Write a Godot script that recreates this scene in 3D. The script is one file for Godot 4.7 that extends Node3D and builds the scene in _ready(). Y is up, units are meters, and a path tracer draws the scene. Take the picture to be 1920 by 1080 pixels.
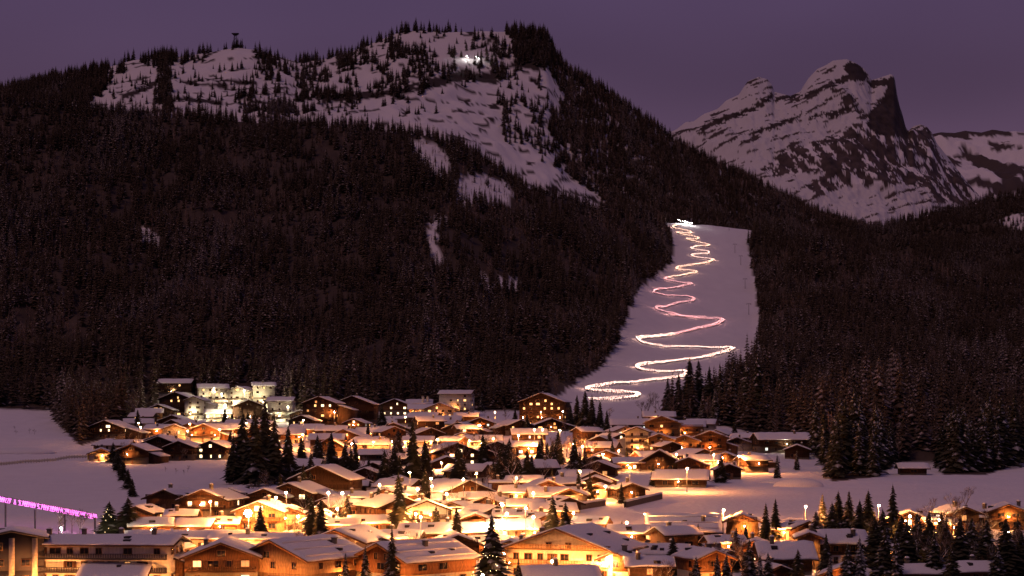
extends Node3D
# A ski village at dusk. Units are metres; the lens looks along -Z with a shifted frame.
const F := 3200.0
const HZ := 800.0
var rng := RandomNumberGenerator.new()
var nz := FastNoiseLite.new()
var nz2 := FastNoiseLite.new()
var M := {}
var cache := {}
var yv := PackedFloat32Array()
var used := {}

func _ready():
	rng.seed = 77
	make_camera_and_light()
	make_noise()
	make_materials()
	make_terrain()
	make_tree_meshes()
	make_lamps()
	make_village()
	make_forest()
	make_village_trees()
	make_piste()
	make_small_things()

func make_camera_and_light():
	var cam := Camera3D.new()
	cam.name = "camera"
	cam.projection = Camera3D.PROJECTION_FRUSTUM
	cam.near = 2.0
	cam.far = 20000.0
	cam.size = 2.0 * 1080.0 / F
	cam.frustum_offset = Vector2(0, 2.0 * (HZ - 540.0) / F)
	add_child(cam)
	cam.current = true
	var env := Environment.new()
	env.background_mode = Environment.BG_SKY
	env.tonemap_mode = Environment.TONE_MAPPER_LINEAR
	env.tonemap_exposure = 1.0
	env.sdfgi_enabled = true
	env.ssao_enabled = true
	env.ssil_enabled = true
	var sky := Sky.new()
	var pm := PanoramaSkyMaterial.new()
	pm.panorama = sky_picture()
	sky.sky_material = pm
	env.sky = sky
	env.background_energy_multiplier = 1.0
	var we := WorldEnvironment.new()
	we.name = "world_environment"
	we.environment = env
	add_child(we)
	var sun := DirectionalLight3D.new()
	sun.name = "dusk_sun"
	sun.light_color = Color(1.0, 0.76, 0.66)
	sun.light_energy = 0.15
	sun.light_angular_distance = 14.0
	sun.shadow_enabled = true
	sun.rotation_degrees = Vector3(-58, -48, 0)
	add_child(sun)

func sky_picture() -> ImageTexture:
	# purple dusk air, rosier towards the west where the sun went down, with faint thin cloud
	var w := 512
	var h := 256
	var n := FastNoiseLite.new()
	n.seed = 5
	n.frequency = 0.9
	n.fractal_octaves = 4
	var im := Image.create(w, h, false, Image.FORMAT_RGBF)
	for j in h:
		var el := (0.5 - (j + 0.5) / h) * PI
		for i in w:
			var az := ((i + 0.5) / w - 0.5) * TAU     # 0 = straight ahead
			var d := Vector3(sin(az) * cos(el), sin(el), -cos(az) * cos(el))
			var t := clampf(el / 0.34, 0.0, 1.0)
			t = pow(t, 0.7)
			var c := Vector3(0.142, 0.074, 0.088).lerp(Vector3(0.062, 0.042, 0.108), t)
			var west := pow(maxf(0.0, cos(az - 0.42)), 5.0) * exp(-maxf(el, 0.0) * 5.0)
			c = c.lerp(Vector3(0.190, 0.070, 0.068), west * 0.8)
			var cl := n.get_noise_3d(d.x * 2.0, d.y * 9.0, d.z * 2.0)
			c *= 1.0 + cl * 0.4
			if el < 0.0:
				c = Vector3(0.06, 0.04, 0.05)
			im.set_pixel(i, j, Color(c.x, c.y, c.z))
	return ImageTexture.create_from_image(im)

func make_noise():
	nz.seed = 3
	nz.frequency = 1.0
	nz.fractal_octaves = 4
	nz2.seed = 11
	nz2.frequency = 1.0
	nz2.fractal_type = FastNoiseLite.FRACTAL_RIDGED
	nz2.fractal_octaves = 4

# ---------------------------------------------------------------- materials
func mat(called, c: Color, rough := 0.9, tex = null, scale := 0.3) -> StandardMaterial3D:
	var m := StandardMaterial3D.new()
	m.resource_name = called
	m.albedo_color = c.linear_to_srgb()
	m.roughness = rough
	m.metallic_specular = 0.3
	if tex:
		m.albedo_texture = tex
		m.uv1_triplanar = true
		m.uv1_scale = Vector3(scale, scale, scale) if scale is float else scale
	M[called] = m
	return m

func noise_tex(sd: int, freq: float, lo: float, hi: float, stretch := 1.0) -> ImageTexture:
	var n := FastNoiseLite.new()
	n.seed = sd
	n.frequency = freq
	n.fractal_octaves = 4
	var w := 256
	var im := Image.create(w, w, false, Image.FORMAT_RGB8)
	for j in w:
		for i in w:
			# wrapped on a torus so that it tiles
			var a := TAU * i / w
			var b := TAU * j / w
			var v := n.get_noise_3d(cos(a) * 40.0 + cos(b) * 13.0, sin(a) * 40.0 + 7.0 * sin(b), (cos(b) + sin(b)) * 40.0 * stretch)
			var g := lerpf(lo, hi, clampf(v * 0.9 + 0.5, 0, 1))
			im.set_pixel(i, j, Color(g, g, g))
	return ImageTexture.create_from_image(im)

func glow(called, c: Color, e: float):
	var m := mat(called, c * 0.5, 0.6)
	m.emission_enabled = true
	m.emission = c.linear_to_srgb()
	m.emission_energy_multiplier = e

func make_materials():
	var grain := noise_tex(4, 0.06, 0.55, 1.0, 0.15)
	var blot := noise_tex(9, 0.03, 0.75, 1.0)
	mat("dark_wood", Color(0.085, 0.042, 0.024), 0.85, grain, 0.25)
	mat("mid_wood", Color(0.22, 0.105, 0.05), 0.8, grain, 0.25)
	mat("red_wood", Color(0.34, 0.15, 0.06), 0.8, grain, 0.25)
	mat("pale_wood", Color(0.42, 0.25, 0.12), 0.8, grain, 0.25)
	mat("plaster", Color(0.62, 0.52, 0.38), 0.9, blot, 0.2)
	mat("white_plaster", Color(0.72, 0.68, 0.58), 0.9, blot, 0.2)
	mat("stone", Color(0.27, 0.23, 0.19), 0.95, noise_tex(21, 0.12, 0.45, 1.0), 0.5)
	mat("dark_panel", Color(0.035, 0.03, 0.035), 0.7)
	mat("blue_panel", Color(0.05, 0.06, 0.1), 0.7)
	mat("green_panel", Color(0.16, 0.17, 0.08), 0.7)
	mat("metal", Color(0.12, 0.12, 0.13), 0.5)
	mat("snow", Color(0.82, 0.82, 0.84), 0.75, noise_tex(30, 0.03, 0.92, 1.0), 0.35)
	mat("bark", Color(0.07, 0.045, 0.03), 0.95)
	mat("glass", Color(0.015, 0.015, 0.02), 0.15)
	mat("frame", Color(0.20, 0.11, 0.06), 0.7)
	mat("cloth", Color(0.05, 0.05, 0.08), 0.9)
	mat("yellow", Color(0.65, 0.5, 0.05), 0.7)
	for k in ["terrain", "tree"]:
		var m := mat(k, Color.WHITE, 0.85)
		m.vertex_color_use_as_albedo = true
	M.tree.metallic_specular = 0.1
	M.terrain.heightmap_enabled = true
	M.terrain.heightmap_texture = noise_tex(41, 0.05, 0.0, 1.0)
	M.terrain.heightmap_scale = 14.0
	M.terrain.uv1_triplanar = true
	M.terrain.uv1_world_triplanar = true
	M.terrain.uv1_scale = Vector3(0.045, 0.045, 0.045)
	glow("lit_window", Color(1.0, 0.55, 0.2), 2.4)
	glow("lit_window_dim", Color(1.0, 0.45, 0.15), 0.8)
	glow("lit_window_white", Color(1.0, 0.72, 0.40), 3.2)
	glow("lit_window_cool", Color(0.85, 0.9, 0.8), 1.4)
	glow("sodium_lamp", Color(1.0, 0.5, 0.17), 800.0)
	glow("white_lamp", Color(1.0, 0.82, 0.55), 700.0)
	glow("flood_lamp", Color(1.0, 0.95, 0.9), 160.0)
	glow("torch_white", Color(1.0, 0.62, 0.48), 6.5)
	glow("torch_pink", Color(1.0, 0.42, 0.42), 3.6)
	glow("torch_gold", Color(1.0, 0.58, 0.38), 7.0)
	glow("pink_light", Color(1.0, 0.2, 0.85), 2.2)
	glow("fairy_light", Color(1.0, 0.72, 0.36), 8.0)

# ---------------------------------------------------------------- naming and mesh helpers
func numbered(n: String) -> String:
	used[n] = used.get(n, -1) + 1
	return n if used[n] == 0 else "%s_%03d" % [n, used[n]]

func thing(called: String, at: Vector3, label: String, category: String, group := "", turn := 0.0) -> Node3D:
	var o := Node3D.new()
	o.name = numbered(called)
	add_child(o, true)
	o.position = at
	o.rotation.y = turn
	tag(o, label, category, group)
	return o

func tag(o, label: String, category := "", group := "", kind := ""):
	if label: o.set_meta("label", label)
	if category: o.set_meta("category", category)
	if group: o.set_meta("group", group)
	if kind: o.set_meta("kind", kind)
	return o

func put(called: String, mesh: Mesh, m, parent: Node = self) -> MeshInstance3D:
	var o := MeshInstance3D.new()
	o.name = numbered(called) if parent == self else called
	o.mesh = mesh
	if m: o.material_override = null
	if m and mesh.get_surface_count() == 1 and mesh.surface_get_material(0) == null:
		mesh.surface_set_material(0, m)
	elif m and mesh.surface_get_material(0) != m:
		o.set_surface_override_material(0, m)
	parent.add_child(o, true)
	return o

func begin() -> SurfaceTool:
	var st := SurfaceTool.new()
	st.begin(Mesh.PRIMITIVE_TRIANGLES)
	return st

func done(st: SurfaceTool, m = null) -> ArrayMesh:
	st.generate_normals()
	var me := st.commit()
	if m: me.surface_set_material(0, m)
	return me

func tri(st: SurfaceTool, a: Vector3, b: Vector3, c: Vector3):
	# given counter-clockwise as seen from outside
	st.add_vertex(a); st.add_vertex(c); st.add_vertex(b)

func quad(st: SurfaceTool, a: Vector3, b: Vector3, c: Vector3, d: Vector3):
	tri(st, a, b, c); tri(st, a, c, d)

func box(st: SurfaceTool, c: Vector3, s: Vector3):
	var h := s / 2.0
	var p := []
	for k in 8:
		p.append(c + Vector3(h.x if k & 1 else -h.x, h.y if k & 2 else -h.y, h.z if k & 4 else -h.z))
	quad(st, p[4], p[5], p[7], p[6]); quad(st, p[1], p[0], p[2], p[3])
	quad(st, p[5], p[1], p[3], p[7]); quad(st, p[0], p[4], p[6], p[2])
	quad(st, p[6], p[7], p[3], p[2]); quad(st, p[0], p[1], p[5], p[4])

func prism(st: SurfaceTool, poly: Array, z0: float, z1: float):
	# convex polygon, counter-clockwise in x and y, from z0 (back) to z1 (front)
	var n := poly.size()
	for k in range(1, n - 1):
		tri(st, v3(poly[0], z1), v3(poly[k], z1), v3(poly[k + 1], z1))
		tri(st, v3(poly[0], z0), v3(poly[k + 1], z0), v3(poly[k], z0))
	for k in n:
		var a: Vector2 = poly[k]
		var b: Vector2 = poly[(k + 1) % n]
		quad(st, v3(a, z0), v3(b, z0), v3(b, z1), v3(a, z1))

func v3(p: Vector2, z: float) -> Vector3:
	return Vector3(p.x, p.y, z)

func bar(st: SurfaceTool, a: Vector3, b: Vector3, r0: float, r1: float, sides := 6):
	var d := (b - a).normalized()
	var u := d.cross(Vector3.RIGHT if absf(d.x) < 0.8 else Vector3.UP).normalized()
	var v := d.cross(u)
	for k in sides:
		var t0 := TAU * k / sides
		var t1 := TAU * (k + 1) / sides
		var e0 := u * cos(t0) + v * sin(t0)
		var e1 := u * cos(t1) + v * sin(t1)
		if r1 > 0.001:
			quad(st, a + e0 * r0, a + e1 * r0, b + e1 * r1, b + e0 * r1)
			tri(st, b, b + e0 * r1, b + e1 * r1)
		else:
			tri(st, a + e0 * r0, a + e1 * r0, b)

func ball(st: SurfaceTool, c: Vector3, r: Vector3, rings := 6, segs := 8):
	for i in rings:
		var a0 := PI * i / rings - PI / 2
		var a1 := PI * (i + 1) / rings - PI / 2
		for j in segs:
			var b0 := TAU * j / segs
			var b1 := TAU * (j + 1) / segs
			var p := [Vector2(a0, b0), Vector2(a0, b1), Vector2(a1, b1), Vector2(a1, b0)].map(func(q): return c + Vector3(cos(q.x) * sin(q.y), sin(q.x), cos(q.x) * cos(q.y)) * r)
			if i > 0: tri(st, p[0], p[1], p[2])
			if i < rings - 1: tri(st, p[0], p[2], p[3])

# ---------------------------------------------------------------- terrain
# A column of the land is one direction from the lookout (numbered 0..1920 across the valley), D its distance ahead.
const V_D := [40.0, 150.0, 250.0, 340.0, 380.0, 430.0, 500.0, 600.0, 720.0, 850.0, 1000.0, 1100.0, 1300.0]
const V_Y := [3200.0, 1440.0, 1190.0, 1085.0, 1010.0, 958.0, 925.0, 890.0, 850.0, 815.0, 785.0, 768.0, 740.0]
const COL := [[-700, 1050, 2000, 190], [-300, 1050, 2000, 180], [0, 1050, 2000, 188], [200, 1060, 2000, 212], [400, 1100, 2000, 226], [600, 1080, 2000, 236], [700, 1080, 2000, 243], [800, 1080, 2000, 258],
	[860, 1080, 2000, 274], [930, 1080, 2000, 312], [1000, 1080, 2000, 354], [1060, 1100, 2000, 376], [1120, 1100, 2050, 396], [1200, 1080, 2150, 411], [1250, 1050, 2250, 416], [1330, 1000, 2280, 422], [1410, 900, 2280, 431],
	[1500, 700, 2150, 438], [1600, 620, 2050, 463], [1700, 600, 2000, 493], [1800, 600, 1950, 522], [1920, 600, 1900, 549], [2200, 600, 1850, 590], [2700, 600, 1800, 610]]

func col(px: float) -> Array:
	var k := 0
	while k < COL.size() - 2 and COL[k + 1][0] < px: k += 1
	var t := clampf((px - COL[k][0]) / float(COL[k + 1][0] - COL[k][0]), 0, 1)
	return [lerpf(COL[k][1], COL[k + 1][1], t), lerpf(COL[k][2], COL[k + 1][2], t), lerpf(COL[k][3], COL[k + 1][3], t)]

func valley_height(D: float) -> float:
	if yv.is_empty():
		var raw := []
		for i in 140:
			var d := 10.0 * i
			var k := 0
			while k < V_D.size() - 2 and V_D[k + 1] < d: k += 1
			var t: float = (d - V_D[k]) / (V_D[k + 1] - V_D[k])
			raw.append(lerpf((HZ - V_Y[k]) / F * V_D[k], (HZ - V_Y[k + 1]) / F * V_D[k + 1], clampf(t, 0, 1)))
		for i in 140:
			var s := 0.0
			for j in range(-3, 4): s += raw[clampi(i + j, 0, 139)]
			yv.append(s / 7.0)
	var x := clampf(D / 10.0, 0, 138.0)
	var i0 := int(x)
	return lerpf(yv[i0], yv[i0 + 1], x - i0)

func smooth_height(px: float, D: float) -> float:
	var c := col(px)
	if D <= c[0]:
		return valley_height(D)
	var yb: float = HZ - valley_height(c[0]) * F / c[0]
	var y := lerpf(yb, c[2], (D - c[0]) / (c[1] - c[0]))
	if D > c[1]:
		y = c[2] + (D - c[1]) * 0.25
	return (HZ - y) / F * D

func height(px: float, D: float) -> float:
	var x := (px - 960.0) / F * D
	var h := smooth_height(px, D)
	var c := col(px)
	var hill := clampf((D - c[0]) / 150.0, 0, 1)
	var near := clampf((D - 420.0) / 200.0, 0.25, 1)
	var rough := hill * (1.0 - piste_share(px, D))
	rough *= clampf((c[1] - D) / 250.0, 0.35, 1.0)
	h += (1.0 - hill * (1.0 - piste_share(px, D))) * clampf((D - 500.0) / 300.0, 0, 1) * nz.get_noise_2d(x / 6.0 + 70, D / 90.0) * 0.5
	return h + nz.get_noise_2d(x / 45.0, D / 45.0) * 0.6 * near + nz.get_noise_2d(x / 130.0 + 40, D / 130.0) * 16.0 * rough + nz.get_noise_2d(x / 28.0, D / 28.0 + 9) * 3.0 * rough

func piste_share(px: float, D: float) -> float:
	# the smooth run: 1 inside, 0 in the woods on both sides
	var t := clampf((D - 1050.0) / 1200.0, 0, 1)
	var l := lerpf(1010.0, 1240.0, sqrt(t))
	var r := lerpf(1300.0, 1425.0, minf(1, t * 2.5))
	return clampf((px - l) / 50.0 + 1, 0, 1) * clampf((r - px) / 50.0 + 1, 0, 1)

func at_pixel_row(px: float, py: float) -> float:
	# distance at which the land stands at that height of the view
	var lo := 120.0
	var hi: float = col(px)[1]
	for i in 36:
		var m := (lo + hi) / 2.0
		if HZ - smooth_height(px, m) * F / m > py: lo = m
		else: hi = m
	return lo

func spot(px: float, D: float) -> Vector3:
	return Vector3((px - 960.0) / F * D, height(px, D), -D)

func ground_at(px: float, py: float) -> Vector3:
	return spot(px, at_pixel_row(px, py))

func poly(a: Array) -> PackedVector2Array:
	var p := PackedVector2Array()
	for k in range(0, a.size(), 2): p.append(Vector2(a[k], a[k + 1]))
	return p

var NO_TREES := []   # open ground on the near hills

func woods_edge() -> PackedVector2Array:
	# below this line lie the village and its meadows
	return poly([-800, 772, 0, 768, 95, 770, 118, 805, 150, 838, 205, 822, 240, 800, 300, 758, 400, 750, 520, 756, 575, 778, 700, 776, 800, 764, 900, 772, 980, 772, 1040, 752, 1060, 790, 1240, 790, 1330, 795, 1420, 815, 1520, 842, 1560, 905, 1640, 897, 1690, 868, 1750, 868, 1770, 892, 1850, 892, 1925, 868, 2000, 860, 2800, 860])

var edge := PackedVector2Array()
func edge_row(px: float) -> float:
	if edge.is_empty(): edge = woods_edge()
	for k in edge.size() - 1:
		if px <= edge[k + 1].x:
			return lerpf(edge[k].y, edge[k + 1].y, (px - edge[k].x) / maxf(edge[k + 1].x - edge[k].x, 0.01))
	return edge[-1].y

func open_ground(px: float, py: float) -> bool:
	if NO_TREES.is_empty():
		NO_TREES = [
			poly([1245, 405, 1258, 440, 1263, 470, 1257, 492, 1232, 518, 1194, 542, 1184, 572, 1167, 612, 1156, 642, 1142, 672, 1112, 698, 1066, 727, 1040, 745, 1040, 800, 1230, 800, 1270, 778, 1340, 740, 1395, 700, 1424, 660, 1424, 600, 1417, 530, 1410, 490, 1404, 455, 1414, 425, 1412, 405]),
			poly([765, 262, 800, 258, 835, 285, 850, 320, 825, 335, 790, 310]), poly([855, 335, 905, 328, 960, 345, 962, 380, 860, 388]),
			poly([803, 415, 828, 398, 842, 410, 815, 440, 830, 490, 818, 505, 800, 450]), poly([900, 512, 915, 520, 910, 545, 935, 525, 975, 522, 972, 540, 930, 548, 905, 545]), poly([250, 428, 270, 425, 300, 440, 298, 465, 270, 460])]
	var w := nz.get_noise_2d(px / 9.0, py / 9.0) * 14.0 if px < 1030 else nz.get_noise_2d(px / 12.0, py / 12.0) * 7.0
	px += w
	py += w * 0.7
	for p in NO_TREES:
		if Geometry2D.is_point_in_polygon(Vector2(px, py), p): return true
	return false

func is_wood(px: float, D: float, h: float) -> bool:
	var py := HZ - h * F / D
	return py < edge_row(px) - 2 and D > 500 and not open_ground(px, py)

func grid(called: String, cols: PackedFloat32Array, rows: PackedFloat32Array, at: Callable, color: Callable) -> MeshInstance3D:
	var v := PackedVector3Array()
	var cl := PackedColorArray()
	var idx := PackedInt32Array()
	for r in rows:
		for c in cols:
			var p: Vector3 = at.call(c, r)
			v.append(p)
			cl.append(color.call(c, r, p))
	var w := cols.size()
	var nrm := PackedVector3Array()
	nrm.resize(v.size())
	for j in rows.size():
		for i in w:
			var dx := v[j * w + mini(i + 1, w - 1)] - v[j * w + maxi(i - 1, 0)]
			var dz := v[mini(j + 1, rows.size() - 1) * w + i] - v[maxi(j - 1, 0) * w + i]
			nrm[j * w + i] = dx.cross(dz).normalized()
	for j in rows.size() - 1:
		for i in w - 1:
			var a := j * w + i
			idx.append_array(PackedInt32Array([a, a + w, a + 1, a + 1, a + w, a + w + 1]))
	var arr := []
	arr.resize(Mesh.ARRAY_MAX)
	arr[Mesh.ARRAY_VERTEX] = v
	arr[Mesh.ARRAY_NORMAL] = nrm
	arr[Mesh.ARRAY_COLOR] = cl
	arr[Mesh.ARRAY_INDEX] = idx
	var me := ArrayMesh.new()
	me.add_surface_from_arrays(Mesh.PRIMITIVE_TRIANGLES, arr)
	me.surface_set_material(0, M.terrain)
	var o := put(called, me, null)
	tag(o, "", "", "", "structure")
	return o

func steps(a: float, b: float, s: float) -> PackedFloat32Array:
	var p := PackedFloat32Array()
	var x := a
	while x <= b:
		p.append(x)
		x += s
	return p

const SNOW := Color(0.80, 0.79, 0.81)
const ROCK := Color(0.055, 0.042, 0.040)
const LITTER := Color(0.075, 0.055, 0.045)

func inside(polys: Array, px: float, py: float) -> bool:
	for p in polys:
		if Geometry2D.is_point_in_polygon(Vector2(px, py), p): return true
	return false

var B_LINE := [-700, 260, -300, 215, -100, 196, 0, 172, 60, 156, 120, 143, 180, 132, 250, 112, 300, 106, 350, 104, 400, 96, 441, 88, 480, 92, 520, 104, 560, 116, 600, 112, 640, 102, 700, 79, 740, 62, 780, 55, 830, 59, 900, 57, 960, 58, 1000, 60, 1025, 66, 1042, 98, 1060, 128, 1110, 154, 1160, 190, 1210, 224, 1260, 262, 1300, 288, 1350, 312, 1400, 333, 1450, 358, 1500, 386, 1560, 408, 1640, 432, 1700, 450, 1900, 500, 2300, 560]
var R_LINE := [1440, 460, 1500, 430, 1560, 426, 1640, 432, 1665, 424, 1700, 413, 1750, 400, 1790, 392, 1830, 381, 1880, 371, 1925, 362, 2100, 335, 2500, 310]
var C_LINE := [1100, 330, 1180, 290, 1230, 262, 1270, 241, 1286, 228, 1300, 227, 1320, 214, 1345, 204, 1362, 188, 1385, 178, 1402, 152, 1422, 144, 1438, 149, 1447, 158, 1452, 172, 1468, 176, 1482, 180, 1500, 172, 1515, 148, 1532, 130, 1550, 122, 1562, 114, 1588, 111, 1604, 117, 1620, 128, 1630, 141, 1634, 150, 1652, 145, 1670, 139, 1677, 143, 1681, 170, 1686, 196, 1692, 214, 1698, 238, 1703, 246, 1712, 237, 1726, 233, 1738, 238, 1748, 250, 1756, 268, 1772, 288, 1790, 312, 1806, 332, 1824, 354, 1860, 392, 1960, 440]
var E_LINE := [1640, 300, 1700, 266, 1745, 250, 1765, 246, 1790, 248, 1810, 243, 1840, 247, 1862, 241, 1885, 245, 1905, 244, 1925, 246, 1990, 225, 2080, 240, 2300, 260, 2700, 300]

func line_at(a: Array, x: float) -> float:
	for k in range(0, a.size() - 2, 2):
		if x <= a[k + 2]:
			return lerpf(a[k + 1], a[k + 3], clampf((x - a[k]) / float(a[k + 2] - a[k]), 0, 1))
	return a[-1]

func slope_point(line: Array, px: float, t: float, d0: float, d1: float, foot: float, amp: float, f: float, soft := 0.0) -> Vector3:
	# t: 0 at the foot, 1 at the crest, past 1 the far side
	var D := lerpf(d0, d1, t)
	var yc := line_at(line, px)
	if soft > 0.0:
		var sm := (line_at(line, px - soft) + line_at(line, px - soft * 0.5) + yc + line_at(line, px + soft * 0.5) + line_at(line, px + soft)) / 5.0
		yc = lerpf(sm, yc, pow(clampf(t, 0, 1), 5.0))
	var y := lerpf(foot, yc, t) if t <= 1.0 else yc + (t - 1.0) * 500.0
	var x := (px - 960.0) / F * D
	var win := clampf((1.0 - t) * 6.0, 0.10, 1.0)
	var h := (HZ - y) / F * D + win * (amp * nz.get_noise_2d(x / f, D / f) + 0.5 * amp * (nz2.get_noise_2d(x / f * 1.7, D / f * 1.7)))
	return Vector3(x, h, -D)

func b_foot(px: float) -> float: return maxf(line_at(B_LINE, px) + 170.0, col(px)[2] + 45.0)
func b_at(px: float, t: float) -> Vector3: return slope_point(B_LINE, px, t, 2330, 3000, b_foot(px), 12, 150)
func r_at(px: float, t: float) -> Vector3: return slope_point(R_LINE, px, t, 2330, 2900, line_at(R_LINE, px) + 190, 14, 150)
func c_at(px: float, t: float) -> Vector3:
	var p := slope_point(C_LINE, px, t, 5000, 6300, 470, 26, 260, 70.0)
	# beds of rock that dip towards the valley: shelves along the strike
	var s := p.y * 0.9 + p.x * 0.42
	p.y += (sin(s / 46.0 + nz.get_noise_2d(p.x / 200.0, 5) * 2.0) * 12.0 + sin(s / 19.0 + 1.0) * 5.0 + nz2.get_noise_2d(p.x / 90.0, p.z / 240.0) * 8.0 + nz.get_noise_2d(p.x / 26.0, p.z / 60.0) * 4.0) * clampf((1.0 - t) * 8.0, 0, 1)
	return p
func e_at(px: float, t: float) -> Vector3: return slope_point(E_LINE, px, t, 6800, 8000, 400, 60, 420, 60.0)

func make_terrain():
	var rows := PackedFloat32Array()
	var D := 45.0
	while D < 3000.0:
		rows.append(D)
		D += maxf(2.6, D * 0.0075)
	grid("ground", steps(-700, 2700, 7), rows, func(c, r): return spot(c, r), func(c, r, p):
		if is_wood(c, r, p.y):
			return LITTER * (1.0 + 0.6 * nz.get_noise_2d(p.x / 9.0, p.z / 9.0))
		return SNOW * (1.0 + 0.05 * nz.get_noise_2d(p.x / 14.0, p.z / 14.0)))
	var bands := [poly([600, 178, 690, 172, 760, 168, 800, 150, 860, 130, 900, 138, 935, 128, 945, 140, 930, 158, 880, 150, 800, 168, 740, 178, 660, 190, 600, 196]), poly([960, 55, 1030, 60, 1046, 100, 1050, 125, 1000, 130, 955, 126, 975, 90]),
		poly([345, 150, 380, 158, 430, 155, 480, 150, 480, 158, 400, 162, 345, 158]), poly([225, 178, 290, 152, 296, 158, 262, 176, 228, 186]), poly([330, 180, 420, 190, 418, 196, 330, 188]), poly([1120, 155, 1150, 190, 1130, 195, 1105, 165])]
	var ts := steps(-0.1, 1.22, 0.012)
	grid("snowy_mountain", steps(-700, 2000, 5), ts, func(c, r): return b_at(c, r), func(c, _r, p):
		var py: float = HZ + p.y * F / p.z
		var w := nz.get_noise_2d(p.x / 22.0, p.y / 8.0) * 7.0
		var n := nz2.get_noise_2d(p.x / 160.0, p.y / 45.0)
		if inside(bands, c + w, py + w * 0.6) or n > 0.63: return ROCK * (1.0 + 0.5 * w / 7.0)
		return SNOW * (0.97 + 0.05 * nz.get_noise_2d(p.x / 60.0, p.y / 60.0)))
	grid("forested_ridge", steps(1380, 2600, 7), ts, func(c, r): return r_at(c, r), func(c, _r, p):
		var py: float = HZ + p.y * F / p.z
		if Geometry2D.is_point_in_polygon(Vector2(c, py), poly([1865, 415, 1900, 402, 1925, 398, 1990, 400, 1990, 430, 1925, 432, 1890, 428])): return SNOW
		return LITTER)
	var beds := [poly([1300, 247, 1325, 228, 1368, 214, 1410, 200, 1444, 178, 1450, 166, 1446, 186, 1432, 200, 1400, 214, 1350, 232, 1318, 245]), poly([1450, 186, 1485, 176, 1500, 172, 1490, 182, 1450, 192]), poly([1498, 182, 1530, 168, 1570, 150, 1590, 138, 1580, 128, 1592, 114, 1606, 118, 1630, 142, 1622, 152, 1592, 152, 1560, 162, 1520, 180]),
		poly([1668, 142, 1677, 143, 1686, 190, 1703, 248, 1690, 258, 1640, 250, 1626, 236, 1632, 210, 1660, 178]), poly([1394, 252, 1440, 236, 1500, 214, 1508, 206, 1500, 222, 1455, 240, 1410, 254]), poly([1545, 214, 1580, 202, 1616, 190, 1612, 200, 1575, 215, 1550, 222]), poly([1575, 180, 1600, 176, 1598, 190, 1580, 190]), poly([1510, 224, 1545, 208, 1540, 218, 1512, 226]), poly([1625, 152, 1665, 146, 1668, 158, 1630, 166])]
	var crags := [poly([1430, 318, 1470, 282, 1560, 258, 1600, 232, 1626, 225, 1700, 245, 1740, 238, 1760, 285, 1826, 356, 1830, 380, 1760, 385, 1740, 350, 1660, 345, 1600, 345, 1540, 366, 1510, 350, 1560, 318, 1500, 325, 1450, 332])]
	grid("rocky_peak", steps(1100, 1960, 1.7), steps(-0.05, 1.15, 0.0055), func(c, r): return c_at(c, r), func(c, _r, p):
		var py: float = HZ + p.y * F / p.z
		var w := nz.get_noise_2d(p.x / 40.0, p.y / 14.0) * 7.0
		var n := nz.get_noise_2d(p.x / 55.0 + p.y / 130.0, p.y / 40.0 - p.x / 160.0)
		if inside(beds, c + w, py + w * 0.7): return ROCK * (1.0 + n * 0.6)
		if inside(crags, c + w, py + w):
			var couloir := nz.get_noise_2d((p.x + p.y * 0.25) / 46.0, p.y / 110.0) * 0.9 + nz.get_noise_2d((p.x + p.y * 0.2) / 9.0, p.y / 26.0) * 0.45
			return ROCK * (1.5 + n * 1.2) if couloir + n * 0.5 > -0.22 else SNOW
		var s := nz.get_noise_2d((p.x + p.y * 0.6) / 140.0, (p.y - p.x * 0.42) / 26.0)
		var bed := sin((p.y * 0.9 + p.x * 0.42) / 46.0 + nz.get_noise_2d(p.x / 200.0, 5) * 2.0 + w * 0.10)
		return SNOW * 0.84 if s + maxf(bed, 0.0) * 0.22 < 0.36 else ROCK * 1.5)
	grid("far_ridge", steps(1620, 2700, 5), steps(-0.05, 1.2, 0.02), func(c, r): return e_at(c, r), func(_c, _r, p):
		var n := nz.get_noise_2d((p.x - p.y) / 260.0, (p.y + p.x * 0.5) / 150.0)
		return ROCK * 1.5 if n > 0.02 else SNOW)

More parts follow.
